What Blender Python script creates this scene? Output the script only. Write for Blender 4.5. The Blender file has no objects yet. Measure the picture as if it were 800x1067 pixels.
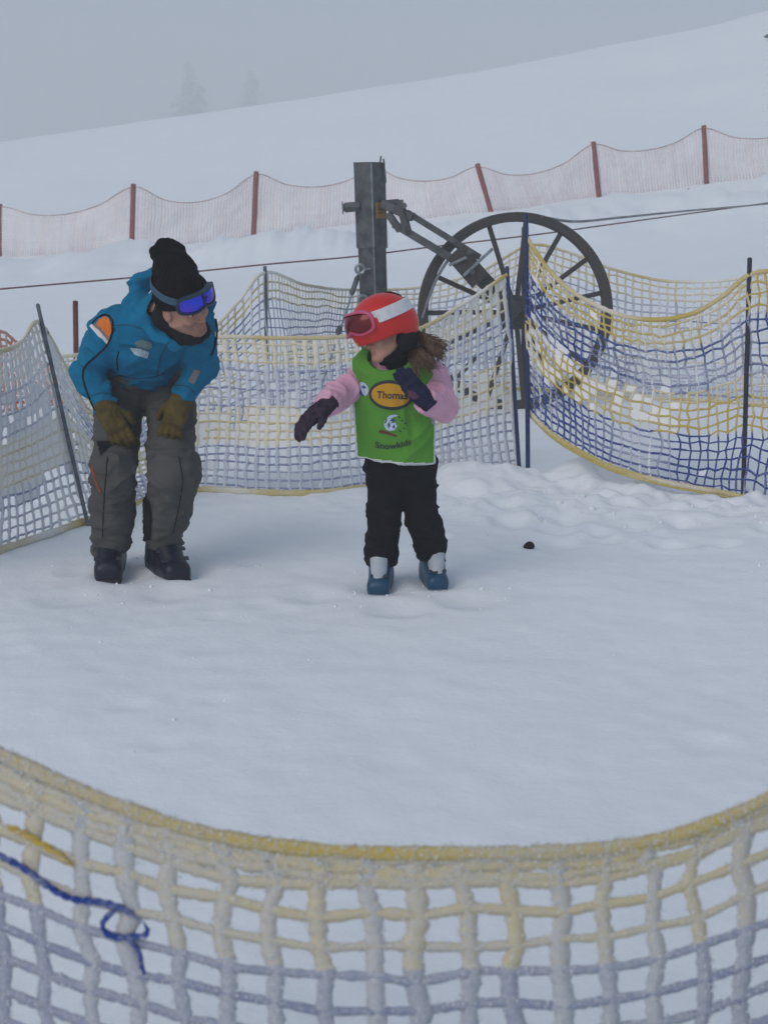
import bpy, bmesh, math, random
import numpy as np
from mathutils import Vector, Matrix
from mathutils.bvhtree import BVHTree

C = bpy.context.scene.collection
SC = bpy.context.scene
R = math.radians

# ------------------------------------------------------------------ camera, sky, sun, exposure
CAM_Z, PITCH, FPX = 1.6, 12.27, 1500.0          # eye height, downward tilt, focal length in pixels of an 800 wide frame
cam_d = bpy.data.cameras.new('camera')
cam_d.sensor_fit = 'HORIZONTAL'; cam_d.sensor_width = 36.0
cam_d.lens = FPX / 800 * 36.0
cam_d.dof.use_dof = True; cam_d.dof.focus_distance = 6.1; cam_d.dof.aperture_fstop = 11.0   # the net at arm's length is out of focus
cam_d.clip_start = 0.05; cam_d.clip_end = 2000
cam = bpy.data.objects.new('camera', cam_d); C.objects.link(cam)
cam.location = (0, 0, CAM_Z); cam.rotation_euler = (R(90 - PITCH), 0, 0)
SC.camera = cam

world = bpy.data.worlds.new('World'); SC.world = world; world.use_nodes = True
wn = world.node_tree; wn.nodes.clear()
w_out = wn.nodes.new('ShaderNodeOutputWorld'); w_bg = wn.nodes.new('ShaderNodeBackground')
w_sky = wn.nodes.new('ShaderNodeTexSky'); w_sky.sky_type = 'NISHITA'; w_sky.sun_disc = False
w_sky.sun_elevation = R(36); w_sky.sun_rotation = R(218)
w_sky.air_density = 1.0; w_sky.dust_density = 3.0; w_sky.ozone_density = 1.0
w_hs = wn.nodes.new('ShaderNodeHueSaturation'); w_hs.inputs['Hue'].default_value = 0.49; w_hs.inputs['Saturation'].default_value = 1.0   # cloud cover greys the sky
w_bg.inputs['Strength'].default_value = 0.095
w_mx = wn.nodes.new('ShaderNodeMixRGB'); w_mx.inputs[0].default_value = .6; w_mx.inputs[2].default_value = (3.15, 3.9, 4.95, 1)   # even cloud over the clear sky
wn.links.new(w_sky.outputs[0], w_hs.inputs['Color']); wn.links.new(w_hs.outputs[0], w_mx.inputs[1]); wn.links.new(w_mx.outputs[0], w_bg.inputs[0])
wn.links.new(w_bg.outputs[0], w_out.inputs[0])

sun_d = bpy.data.lights.new('sun', 'SUN'); sun_d.energy = 1.0; sun_d.angle = R(40); sun_d.color = (1, .995, .98)
sun = bpy.data.objects.new('sun', sun_d); C.objects.link(sun)
sun.rotation_euler = (R(90 - 36), 0, R(-38)); sun.location = (-8, -9, 20)

SC.view_settings.view_transform = 'Standard'; SC.view_settings.look = 'None'
SC.view_settings.exposure = 0.11; SC.view_settings.gamma = 1.0; SC.view_settings.use_curve_mapping = False
SC.render.engine = 'CYCLES'
SC.cycles.max_bounces = 8; SC.cycles.diffuse_bounces = 4; SC.cycles.volume_bounces = 2
SC.cycles.use_denoising = True

# ------------------------------------------------------------------ helpers
cp, sp = math.cos(R(PITCH)), math.sin(R(PITCH))
CAM = np.array([0, 0, CAM_Z])
def ray(px, py):
    a, b = (px - 400) / FPX, (533.5 - py) / FPX
    return np.array([a, cp + b * sp, -sp + b * cp])
def at(px, py, Y):
    d = ray(px, py); return CAM + d * (Y / d[1])

def vhash(i, j, k):
    h = (i.astype(np.int64) * 374761393 + j.astype(np.int64) * 668265263 + k.astype(np.int64) * 1440662683) & 0xffffffff
    h = ((h ^ (h >> 13)) * 1274126177) & 0xffffffff
    h = h ^ (h >> 16)
    return (h & 0xffffff) / float(0xffffff)
def noise3(p):
    """value noise in -1..1 at points p (N,3)"""
    p = np.asarray(p, float); i = np.floor(p).astype(np.int64); f = p - i; f = f * f * (3 - 2 * f)
    r = 0
    for dx in (0, 1):
        for dy in (0, 1):
            for dz in (0, 1):
                w = (f[:, 0] if dx else 1 - f[:, 0]) * (f[:, 1] if dy else 1 - f[:, 1]) * (f[:, 2] if dz else 1 - f[:, 2])
                r = r + w * vhash(i[:, 0] + dx, i[:, 1] + dy, i[:, 2] + dz)
    return r * 2 - 1
def fbm(p, octaves=4, gain=.5):
    p = np.asarray(p, float); a, t = 1.0, 0
    for o in range(octaves):
        t = t + a * noise3(p * 2 ** o + 17.3 * o); a *= gain
    return t
def sstep(a, b, x):
    t = np.clip((x - a) / (b - a), 0, 1); return t * t * (3 - 2 * t)

def mesh_np(name, verts, faces, mats=(), parent=None, smooth=True, midx=None, origin=None, kind=None):
    """link ONE mesh object; faces: (n,k) array or list of tuples; origin: world point of the object's own origin"""
    verts = np.asarray(verts, float)
    org = np.zeros(3)
    if parent is not None: org = np.array(root_of(parent))
    elif origin is not None: org = np.array(origin, float)
    me = bpy.data.meshes.new(name)
    if isinstance(faces, np.ndarray):
        n, k = faces.shape
        me.vertices.add(len(verts)); me.vertices.foreach_set('co', (verts - org).ravel())
        me.loops.add(n * k); me.loops.foreach_set('vertex_index', faces.ravel().astype(np.int32))
        me.polygons.add(n); me.polygons.foreach_set('loop_start', np.arange(0, n * k, k, dtype=np.int32))
        try: me.polygons.foreach_set('loop_total', np.full(n, k, dtype=np.int32))
        except Exception: pass
        me.update(calc_edges=True)
    else:
        me.from_pydata([tuple(v) for v in verts - org], [], [tuple(f) for f in faces])
    for m in mats: me.materials.append(m)
    if midx is not None: me.polygons.foreach_set('material_index', np.asarray(midx, dtype=np.int32))
    me.polygons.foreach_set('use_smooth', np.full(len(me.polygons), smooth))
    me.validate(); me.update()
    o = bpy.data.objects.new(name, me); C.objects.link(o)
    if parent is not None: o.parent = parent
    else: o.location = org
    if kind: o['kind'] = kind
    return o
def root_of(o):
    p = np.zeros(3)
    while o is not None:
        p = p + np.array(o.location); o = o.parent
    return p
def tag(o, label=None, cat=None, group=None, kind=None):
    for k, v in (('label', label), ('category', cat), ('group', group), ('kind', kind)):
        if v: o[k] = v
    return o
def thing(name, loc, label, cat, group=None):
    o = bpy.data.objects.new(name, None); C.objects.link(o); o.location = tuple(loc); o.empty_display_size = .1
    return tag(o, label, cat, group)

class MB:
    """collects boxes, tubes and rings in world coordinates; build() links them as one mesh"""
    def __init__(s): s.v = []; s.f = []; s.n = 0
    def add(s, v, f):
        s.v.append(np.asarray(v, float)); s.f += [tuple(i + s.n for i in q) for q in f]; s.n += len(v)
    def tube(s, pts, r, sides=10, cap=True, closed=False):
        P = np.asarray(pts, float); n = len(P)
        r = np.full(n, r) if np.isscalar(r) else np.asarray(r, float)
        T = np.gradient(P, axis=0) if not closed else np.roll(P, -1, 0) - np.roll(P, 1, 0)
        T /= np.linalg.norm(T, axis=1)[:, None] + 1e-12
        u = np.cross(T[0], [0, 0, 1.0]);
        if np.linalg.norm(u) < .1: u = np.cross(T[0], [1.0, 0, 0])
        u /= np.linalg.norm(u); vs = []
        for k in range(n):
            u = u - T[k] * u.dot(T[k]); u /= np.linalg.norm(u) + 1e-12; w = np.cross(T[k], u)
            a = np.arange(sides) / sides * 2 * math.pi
            vs.append(P[k] + r[k] * (np.cos(a)[:, None] * u + np.sin(a)[:, None] * w))
        f = []
        for k in range(n if closed else n - 1):
            for q in range(sides):
                a0, b0 = k * sides + q, k * sides + (q + 1) % sides
                k1 = (k + 1) % n
                f.append((a0, b0, k1 * sides + (q + 1) % sides, k1 * sides + q))
        if cap and not closed:
            f.append(tuple(range(sides))[::-1]); f.append(tuple((n - 1) * sides + q for q in range(sides)))
        s.add(np.concatenate(vs), f)
    def beam(s, a, b, w, h, up=(0, 0, 1), ch=.004):
        """chamfered rectangular bar from a to b, w across, h along up"""
        a, b = np.array(a, float), np.array(b, float); t = b - a; L = np.linalg.norm(t); t /= L
        x = np.cross(t, up); x /= np.linalg.norm(x); y = np.cross(x, t)
        sec = [(-w / 2 + ch, -h / 2), (w / 2 - ch, -h / 2), (w / 2, -h / 2 + ch), (w / 2, h / 2 - ch), (w / 2 - ch, h / 2), (-w / 2 + ch, h / 2), (-w / 2, h / 2 - ch), (-w / 2, -h / 2 + ch)]
        vs = [];
        for e in (a, b):
            for (i, j) in sec: vs.append(e + x * i + y * j)
        f = [(q, (q + 1) % 8, 8 + (q + 1) % 8, 8 + q) for q in range(8)] + [tuple(range(8))[::-1], tuple(range(8, 16))]
        s.add(vs, f)
    def lathe(s, c, axis, prof, seg=48):
        """closed profile [(radius, height along axis)] spun round axis"""
        c = np.array(c, float); ax = np.array(axis, float); ax /= np.linalg.norm(ax)
        u = np.cross(ax, [0, 0, 1.0]);
        if np.linalg.norm(u) < .1: u = np.cross(ax, [1.0, 0, 0])
        u /= np.linalg.norm(u); w = np.cross(ax, u); m = len(prof); vs = []
        for k in range(seg):
            a = 2 * math.pi * k / seg; d = u * math.cos(a) + w * math.sin(a)
            for (r, h) in prof: vs.append(c + d * r + ax * h)
        f = []
        for k in range(seg):
            for q in range(m):
                f.append((k * m + q, k * m + (q + 1) % m, ((k + 1) % seg) * m + (q + 1) % m, ((k + 1) % seg) * m + q))
        s.add(vs, f)
    def build(s, name, mat, parent=None, smooth=False, origin=None):
        o = mesh_np(name, np.concatenate(s.v), s.f, [mat], parent, smooth, origin=origin)
        bm = bmesh.new(); bm.from_mesh(o.data); bmesh.ops.recalc_face_normals(bm, faces=bm.faces); bm.to_mesh(o.data); bm.free()
        if smooth:
            try: o.data.set_sharp_from_angle(angle=R(40))
            except Exception: pass
        return o

# ------------------------------------------------------------------ materials
def mat(name, col, rough=.7, metal=0, var=.0, vscale=30, bump=0, bscale=80, spec=.4, sheen=0, col2=None):
    """principled material with noise-broken colour and a fine bump"""
    m = bpy.data.materials.new(name); m.use_nodes = True; nt = m.node_tree; b = nt.nodes['Principled BSDF']
    b.inputs['Roughness'].default_value = rough; b.inputs['Metallic'].default_value = metal
    b.inputs['Specular IOR Level'].default_value = spec
    if sheen: b.inputs['Sheen Weight'].default_value = sheen
    tc = nt.nodes.new('ShaderNodeTexCoord')
    if var or col2:
        n = nt.nodes.new('ShaderNodeTexNoise'); n.inputs['Scale'].default_value = vscale; n.inputs['Detail'].default_value = 5
        rp = nt.nodes.new('ShaderNodeValToRGB')
        c2 = col2 or tuple(c * (1 + var) for c in col); c1 = col if col2 else tuple(c * (1 - var) for c in col)
        rp.color_ramp.elements[0].color = (*c1, 1); rp.color_ramp.elements[1].color = (*c2, 1)
        rp.color_ramp.elements[0].position = .35; rp.color_ramp.elements[1].position = .65
        nt.links.new(tc.outputs['Object'], n.inputs['Vector']); nt.links.new(n.outputs['Fac'], rp.inputs['Fac']); nt.links.new(rp.outputs['Color'], b.inputs['Base Color'])
    else: b.inputs['Base Color'].default_value = (*col, 1)
    if bump:
        n2 = nt.nodes.new('ShaderNodeTexNoise'); n2.inputs['Scale'].default_value = bscale; n2.inputs['Detail'].default_value = 4
        bp = nt.nodes.new('ShaderNodeBump'); bp.inputs['Strength'].default_value = bump; bp.inputs['Distance'].default_value = .01
        nt.links.new(tc.outputs['Object'], n2.inputs['Vector']); nt.links.new(n2.outputs['Fac'], bp.inputs['Height']); nt.links.new(bp.outputs['Normal'], b.inputs['Normal'])
    return m

def snow_material():
    m = bpy.data.materials.new('snow'); m.use_nodes = True; nt = m.node_tree; b = nt.nodes['Principled BSDF']
    b.inputs['Roughness'].default_value = .85; b.inputs['Specular IOR Level'].default_value = .2
    tc = nt.nodes.new('ShaderNodeTexCoord')
    n = nt.nodes.new('ShaderNodeTexNoise'); n.inputs['Scale'].default_value = 2.2; n.inputs['Detail'].default_value = 12; n.inputs['Roughness'].default_value = .78
    rp = nt.nodes.new('ShaderNodeValToRGB')
    rp.color_ramp.elements[0].color = (.80, .825, .86, 1); rp.color_ramp.elements[1].color = (.86, .875, .90, 1)
    rp.color_ramp.elements[0].position = .3; rp.color_ramp.elements[1].position = .7
    nt.links.new(tc.outputs['Object'], n.inputs['Vector']); nt.links.new(n.outputs['Fac'], rp.inputs['Fac']); nt.links.new(rp.outputs['Color'], b.inputs['Base Color'])
    prev = None
    for sc, st, ds in ((7, .4, .008), (38, .45, .005), (170, .4, .002)):
        k = nt.nodes.new('ShaderNodeTexNoise'); k.inputs['Scale'].default_value = sc; k.inputs['Detail'].default_value = 5
        bp = nt.nodes.new('ShaderNodeBump'); bp.inputs['Strength'].default_value = st; bp.inputs['Distance'].default_value = ds
        nt.links.new(tc.outputs['Object'], k.inputs['Vector']); nt.links.new(k.outputs['Fac'], bp.inputs['Height'])
        if prev: nt.links.new(prev.outputs['Normal'], bp.inputs['Normal'])
        prev = bp
    nt.links.new(prev.outputs['Normal'], b.inputs['Normal'])
    return m
M_SNOW = snow_material()

# ------------------------------------------------------------------ terrain: flat practice ring, slope rising behind it to a crest
def terrain(x, y):
    x = np.asarray(x, float); y = np.asarray(y, float)
    yy = [-400, 12, 16, 22, 30, 40, 50, 58, 63, 70, 90, 140, 400]
    bb = [0, 0, .12, .48, 1.2, 2.65, 4.35, 5.78, 6.3, 6.2, 4.0, 0, -12]
    cc = [0, 0, .02, .06, .117, .137, .146, .148, .148, .14, .12, .1, 0]
    xs = 45 * np.tanh(x / 45)
    h = np.interp(y, yy, bb) + np.interp(y, yy, cc) * xs
    h = h + np.interp(y, [30, 60, 70, 120], [0, 1, 1, 0]) * .0030 * np.clip(x, 0, 22) ** 2
    for d in (-2.2, 2.2): h = h + np.interp(y + d, yy, bb) + np.interp(y + d, yy, cc) * xs + np.interp(y + d, [30, 60, 70, 120], [0, 1, 1, 0]) * .0030 * np.clip(x, 0, 22) ** 2
    h = h / 3
    return h
FOOT = []                                         # dents: (x, y, radius, depth)
def terrain_detail(x, y):
    sh = x.shape; p = np.stack([x.ravel(), y.ravel(), np.zeros(x.size)], 1)
    near = 1 - sstep(12, 16, p[:, 1])
    d = near * (.009 * fbm(p * .9, 3) + .0045 * fbm(p * 4.0 + 9, 3) + .003 * fbm(p * 11 + 3, 2))
    # lumps trodden up along the foot of the back nets
    band = np.exp(-((p[:, 1] - 7.35 - .25 * np.sin(p[:, 0] * 1.3)) / .45) ** 2) * sstep(-.2, 1.0, p[:, 0])
    band2 = np.exp(-((p[:, 1] - 7.75) / .35) ** 2) * .5
    l = fbm(p * 5.5 + 31, 3); d += (band + band2) * (.024 * np.clip(l, -.5, .5) + .015 * fbm(p * 14 + 3, 2) + .02)
    d += np.exp(-((p[:, 1] - 8.1) / .32) ** 2) * sstep(.1, .5, p[:, 0]) * (1 - sstep(1.1, 1.7, p[:, 0])) * (.09 + .05 * l)
    # ploughed bank below the far fence and broken snow above it
    yb = 26.2 + .10 * p[:, 0]
    bank = np.exp(-((p[:, 1] - yb) / 1.7) ** 2)
    d += bank * (.22 + .26 * fbm(p * 1.1 + 5, 4))
    far = sstep(30, 36, p[:, 1]); d += far * (.10 * fbm(p * .22, 4))
    for (fx, fy, r, k) in FOOT:
        q = ((p[:, 0] - fx) ** 2 + (p[:, 1] - fy) ** 2) / r ** 2
        d += np.where(q < 6, -k * np.exp(-q) + .32 * k * np.exp(-((np.sqrt(q) - 1.5) / .45) ** 2), 0)
    return d.reshape(sh)
def ground(px, py, sink=0.0):
    """where the view ray meets the undetailed terrain"""
    d = ray(px, py); t = np.linspace(1.2, 120, 24000); P = CAM + d[None] * t[:, None]
    below = np.nonzero(P[:, 2] < terrain(P[:, 0], P[:, 1]))[0]
    p = P[below[0]].copy() if len(below) else P[-1].copy(); p[2] -= sink; return p

_rng = random.Random(5)
for _ in range(13):                                # trails of soft boot prints crossing the ring
    bx, by, ang = _rng.uniform(-2.0, 2.2), _rng.uniform(3.4, 7.6), _rng.uniform(0, 6.28)
    for k in range(_rng.randint(2, 5)):
        FOOT.append((bx + k * .38 * math.cos(ang) - (k % 2) * .14 * math.sin(ang), by + k * .38 * math.sin(ang) + (k % 2) * .14 * math.cos(ang), _rng.uniform(.05, .075), _rng.uniform(.003, .009)))
for _ in range(46):
    FOOT.append((_rng.uniform(.2, 2.6), _rng.uniform(6.6, 7.7), _rng.uniform(.05, .12), _rng.uniform(.012, .030)))
for (fx, fy) in ((-.02, 5.80), (.22, 5.88), (-1.12, 6.05), (-.85, 6.1), (.05, 5.5), (-.9, 5.75), (.35, 5.6), (-.3, 5.7), (-1.3, 5.7)):
    FOOT.append((fx, fy, .105, .017))
def build_ground():
    def grid(lo, hi, step, ext, g):
        a = list(np.arange(lo, hi + 1e-6, step)); s = step
        while a[-1] < ext[1]: s *= g; a.append(a[-1] + s)
        s = step
        while a[0] > ext[0]: s *= g; a.insert(0, a[0] - s)
        return np.array(a)
    xs = grid(-2.9, 2.9, .022, (-256, 256), 1.05)
    ys = grid(2.0, 8.6, .022, (-37, 405), 1.035)
    X, Y = np.meshgrid(xs, ys, indexing='ij'); Z = terrain(X, Y) + terrain_detail(X, Y)
    nx, ny = X.shape; i = np.arange(nx * ny).reshape(nx, ny)
    F = np.stack([i[:-1, :-1], i[1:, :-1], i[1:, 1:], i[:-1, 1:]], -1).reshape(-1, 4)
    o = mesh_np('ground', np.stack([X, Y, Z], -1).reshape(-1, 3), F, [M_SNOW], kind='structure')
    o['label'] = 'trodden white snow of the ring and the slope rising behind'
build_ground()
GZ = lambda x, y: float(terrain(x, y) + terrain_detail(np.array([[x]], float), np.array([[y]], float))[0, 0])

# ------------------------------------------------------------------ hill fog
def build_haze(density=.0061, x=(-260, 260), y=(-40, 420), z=(-20, 34)):
    bm = bmesh.new(); bmesh.ops.create_cube(bm, size=1)
    for v in bm.verts:
        v.co = ((x[0] if v.co.x < 0 else x[1]), (y[0] if v.co.y < 0 else y[1]), (z[0] if v.co.z < 0 else z[1]))
    me = bpy.data.meshes.new('haze'); bm.to_mesh(me); bm.free()
    o = bpy.data.objects.new('haze', me); C.objects.link(o); o['kind'] = 'stuff'
    o['label'] = 'thin grey hill fog over the whole slope'
    m = bpy.data.materials.new('fog'); m.use_nodes = True; nt = m.node_tree; nt.nodes.clear()
    out = nt.nodes.new('ShaderNodeOutputMaterial'); pv = nt.nodes.new('ShaderNodeVolumePrincipled')
    pv.inputs['Color'].default_value = (.88, .89, .905, 1); pv.inputs['Density'].default_value = density; pv.inputs['Anisotropy'].default_value = 0
    nt.links.new(pv.outputs[0], out.inputs['Volume']); me.materials.append(m)
build_haze()

# ------------------------------------------------------------------ nets
def net_material(name, rime=(.82, .825, .84, 1), rough=.85):
    """cord colour from the mesh's own colour attribute, rime crusted over it by the attribute's alpha"""
    m = bpy.data.materials.new(name); m.use_nodes = True; nt = m.node_tree; b = nt.nodes['Principled BSDF']
    b.inputs['Roughness'].default_value = rough; b.inputs['Specular IOR Level'].default_value = .25
    at_ = nt.nodes.new('ShaderNodeAttribute'); at_.attribute_name = 'cord'
    tc = nt.nodes.new('ShaderNodeTexCoord')
    n = nt.nodes.new('ShaderNodeTexNoise'); n.inputs['Scale'].default_value = 160; n.inputs['Detail'].default_value = 4; n.inputs['Roughness'].default_value = .7
    mr = nt.nodes.new('ShaderNodeMapRange'); mr.inputs['From Min'].default_value = .3; mr.inputs['From Max'].default_value = .7
    mr.inputs['To Min'].default_value = -.35; mr.inputs['To Max'].default_value = .35
    ad = nt.nodes.new('ShaderNodeMath'); ad.operation = 'ADD'; ad.use_clamp = True
    mx = nt.nodes.new('ShaderNodeMix'); mx.data_type = 'RGBA'; pass
    for i in mx.inputs:
        if i.type == 'RGBA' and i.name == 'B': i.default_value = rime
    bp = nt.nodes.new('ShaderNodeBump'); bp.inputs['Strength'].default_value = .6; bp.inputs['Distance'].default_value = .003
    L = nt.links.new
    L(tc.outputs['Object'], n.inputs['Vector']); L(n.outputs['Fac'], mr.inputs['Value']); L(mr.outputs[0], ad.inputs[0]); L(at_.outputs['Alpha'], ad.inputs[1])
    cin = [i for i in mx.inputs if i.type == 'RGBA']; L(ad.outputs[0], mx.inputs[0]); L(at_.outputs['Color'], cin[0])
    L([o for o in mx.outputs if o.type == 'RGBA'][0], b.inputs['Base Color']); L(n.outputs['Fac'], bp.inputs['Height']); L(bp.outputs['Normal'], b.inputs['Normal'])
    return m
M_NET = net_material('net_cord'); M_NETF = net_material('near_net_cord', (.50, .51, .535, 1)); M_NETP = net_material('pale_mesh', (.86, .83, .84, 1))
YEL, BLU = np.array((.52, .39, .085)), np.array((.012, .044, .23))
TINT = {'y': np.array((.86, .81, .66)), 'b': np.array((.70, .73, .80))}

def strands(P, N, w, t, sides):
    """P,N (S,n,3); w,t (S,n): flat tubes; returns verts and quads"""
    S, n, _ = P.shape
    T = np.gradient(P, axis=1); T /= np.linalg.norm(T, axis=2)[..., None] + 1e-12
    side = np.cross(T, N); side /= np.linalg.norm(side, axis=2)[..., None] + 1e-12
    nn = np.cross(side, T)
    a = np.arange(sides) / sides * 2 * np.pi + np.pi / sides
    V = P[:, :, None] + side[:, :, None] * (w[..., None] * np.cos(a))[..., None] + nn[:, :, None] * (t[..., None] * np.sin(a))[..., None]
    idx = np.arange(S * n * sides).reshape(S, n, sides)
    r = np.roll(idx, -1, axis=2)
    F = np.stack([idx[:, :-1], r[:, :-1], r[:, 1:], idx[:, 1:]], -1).reshape(-1, 4)
    return V.reshape(-1, 3), F
def catmull(ctrl, m):
    K = np.asarray(ctrl, float); n = len(K); K = np.concatenate([[2 * K[0] - K[1]], K, [2 * K[-1] - K[-2]]])
    u = np.linspace(0, n - 1 - 1e-6, m); i = u.astype(int); f = (u - i)[:, None]
    a, b, c, d = K[i], K[i + 1], K[i + 2], K[i + 3]
    return .5 * ((2 * b) + (-a + c) * f + (2 * a - 5 * b + 4 * c - d) * f ** 2 + (-a + 3 * b - 3 * c + d) * f ** 3)
def cord_attr(me, col, frost):
    a = me.color_attributes.new('cord', 'FLOAT_COLOR', 'POINT')
    a.data.foreach_set('color', np.concatenate([col, np.clip(frost, 0, 1)[:, None]], 1).astype(np.float32).ravel())

def band_colour(d, H):
    """yellow / blue / yellow / blue / yellow across the width of the net; d metres below its top edge"""
    f = d / H
    y = (f < .17) | ((f > .43) & (f < .68)) | (f > .965)
    return np.where(y[..., None], YEL, BLU)

def netting(parent, tops, bots, cell=.05, rows=20, sub=3, vw=.010, hw=.0065, thick=.004, sides=4, frost_v=.75, frost_h=.45,
            wave=.03, belly=.0, jitter=.12, seed=0, fill=0., rough_w=.25, vlist=None, colour=None, rope_r=.011, rope_frost=.35, patch=.35, ropes=True, bottom_rope=True, nsc=.011, m=None, hmul=None, tint=0., fillfn=None, brope=None, tint_h=.45, frostfn=None):
    m = m or M_NET
    rg = np.random.default_rng(seed)
    M = 600; Td, Bd = catmull(tops, M), catmull(bots, M)
    seg = np.linalg.norm(np.diff((Td + Bd) / 2, axis=0), axis=1); s = np.concatenate([[0], np.cumsum(seg)]); L = s[-1]
    H = float(np.mean(np.linalg.norm(Td - Bd, axis=1)))
    v = np.array(vlist) if vlist is not None else np.linspace(0, 1, rows + 1); rows = len(v) - 1
    cols = int(L / cell)
    def surf(uu, vv):
        """uu (arc length), vv arrays of one shape -> points, normals"""
        sh = uu.shape; u1 = uu.ravel(); v1 = vv.ravel()
        T = np.stack([np.interp(u1, s, Td[:, k]) for k in range(3)], 1); B = np.stack([np.interp(u1, s, Bd[:, k]) for k in range(3)], 1)
        e = .02; T2 = np.stack([np.interp(u1 + e, s, Td[:, k]) for k in range(3)], 1) - np.stack([np.interp(u1 - e, s, Td[:, k]) for k in range(3)], 1)
        N = np.cross(T2, B - T); N /= np.linalg.norm(N, axis=1)[:, None] + 1e-12
        N = np.where((N[:, 1] > 0)[:, None], -N, N)
        q = np.stack([u1 * 1.7, v1 * 2.2, np.full_like(u1, seed * 3.1)], 1)
        w = np.sin(np.pi * np.clip(v1, 0, 1)) * .9 + .1
        P = T + (B - T) * v1[:, None] + N * ((wave * fbm(q, 3) * w + belly * np.sin(np.pi * v1))[:, None])
        P[:, 2] += .012 * noise3(q * 2.3 + 7) * w
        return P.reshape(*sh, 3), N.reshape(*sh, 3)
    # node grid with uneven cells
    U = np.tile((np.arange(cols + 1) * cell)[:, None], (1, rows + 1)).astype(float); V = np.tile(v[None], (cols + 1, 1))
    U += cell * jitter * rg.normal(size=U.shape); V[:, 1:-1] += (1. / 20) * jitter * rg.normal(size=V[:, 1:-1].shape)
    U += cell * .6 * noise3(np.stack([U.ravel() * 1.5, V.ravel() * 3, np.full(U.size, seed + .5)], 1)).reshape(U.shape)
    V[:, 1:-1] += .02 * noise3(np.stack([U.ravel() * 2, V.ravel() * 3, np.full(U.size, seed + 9.5)], 1)).reshape(U.shape)[:, 1:-1]
    def refine(A, ax):
        A = np.moveaxis(A, ax, 0); n = A.shape[0]; x = np.linspace(0, n - 1, (n - 1) * sub + 1); i = np.minimum(x.astype(int), n - 2); f = x - i
        f = f.reshape(-1, *([1] * (A.ndim - 1)))
        return np.moveaxis(A[i] * (1 - f) + A[i + 1] * f, 0, ax)
    vs, fs, cs, fr, n0 = [], [], [], [], 0
    for ax, w0, f0 in ((1, vw, frost_v), (0, hw, frost_h)):
        u2, v2 = refine(U, ax), refine(V, ax)
        if ax == 0: u2, v2 = u2.T, v2.T
        if ax == 1: v2 = np.maximum(v2, .007)
        P, N = surf(u2, v2); S, n, _ = P.shape
        nz = noise3((P / nsc).reshape(-1, 3)).reshape(S, n); nz2 = fbm((P / .35).reshape(-1, 3) + seed, 3).reshape(S, n)
        per = rg.uniform(.85, 1.15, size=(S, 1))
        W = w0 * per * (1 + rough_w * nz + .22 * nz2); Th = thick * (1 + .3 * nz)
        if hmul is not None and ax == 0: W = W * np.array(hmul)[:, None]
        # knots where cords cross: fattest at the nodes
        k = np.arange(n) % sub; W = W * np.where(k == 0, 1.12, 1.0)
        if sides == 2: pass
        v_, f_ = strands(P, N, np.clip(W, .0015, None), Th, sides)
        d = (v2 * H)
        col = colour(d, H) if colour else band_colour(d, H)
        tq = tint * (1 if ax == 1 else tint_h)
        if tint: yl = (col[..., :1] > .3); col = col * (1 - tq) + np.where(yl, TINT['y'], TINT['b']) * tq
        frost = f0 + patch * nz2 + .15 * rg.normal(size=(S, 1))
        if frostfn is not None: frost = frost + frostfn(u2, v2)
        vs.append(v_); fs.append(f_ + n0); n0 += len(v_); cs.append(np.repeat(col.reshape(-1, 3), sides, 0)); fr.append(np.repeat(frost.ravel(), sides))
    if fill > 0:
        P, N = surf(U, V)
        ctr = (P[:-1, :-1] + P[1:, 1:]) / 2
        pr = fbm((ctr / .3).reshape(-1, 3) + 40 + seed, 3).reshape(ctr.shape[:2]) * .6 + rg.uniform(-.5, .5, size=ctr.shape[:2])
        if fillfn is not None: pr = pr + fillfn((U[:-1, :-1] + U[1:, 1:]) / 2, (V[:-1, :-1] + V[1:, 1:]) / 2)
        thr = np.quantile(pr, 1 - fill); ii, jj = np.nonzero(pr > thr)
        Q = np.stack([P[ii, jj], P[ii + 1, jj], P[ii + 1, jj + 1], P[ii, jj + 1]], 1)
        nn = N[ii, jj][:, None] * .0015
        c_ = Q.mean(1)[:, None]; Q = c_ + (Q - c_) * (1.0)
        Vq = np.concatenate([Q + nn, Q - nn], 1).reshape(-1, 3); k = np.arange(len(ii))[:, None] * 8
        Fq = np.concatenate([k + np.array([0, 1, 2, 3]), k + np.array([7, 6, 5, 4])], 0)
        vs.append(Vq); fs.append(Fq + n0); n0 += len(Vq)
        d = np.repeat((V[ii, jj] * H), 8); cq = (colour or band_colour)(d, H); cs.append(np.where(cq[:, :1] > .3, TINT['y'], TINT['b'])); fr.append(np.full(len(Vq), .75))
    o = mesh_np('netting', np.concatenate(vs), np.concatenate(fs), [m], parent)
    cord_attr(o.data, np.concatenate(cs), np.concatenate(fr))
    if ropes:
        for nm, vv in (('top_rope', 0.0),) + ((('bottom_rope', .98),) if bottom_rope else ()):
            nu = int(L / .02); u = np.linspace(0, L, nu)[None]; P, N = surf(u, np.full_like(u, vv))
            nz = noise3((P / .02).reshape(-1, 3)).reshape(1, nu); rr, rf = (rope_r, rope_frost) if vv == 0 or brope is None else brope; ru = rr * (1 + .25 * nz)
            v_, f_ = strands(P, N, ru * 1.0, ru * .75, 8)
            ro = mesh_np(nm, v_, f_, [m], parent)
            col = np.tile(YEL, (len(v_), 1)); frr = rf + .5 * fbm((P / .4).reshape(-1, 3) + 3 + seed, 3)
            cord_attr(ro.data, col, np.repeat(frr, 8))
    return surf, L, H

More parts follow.
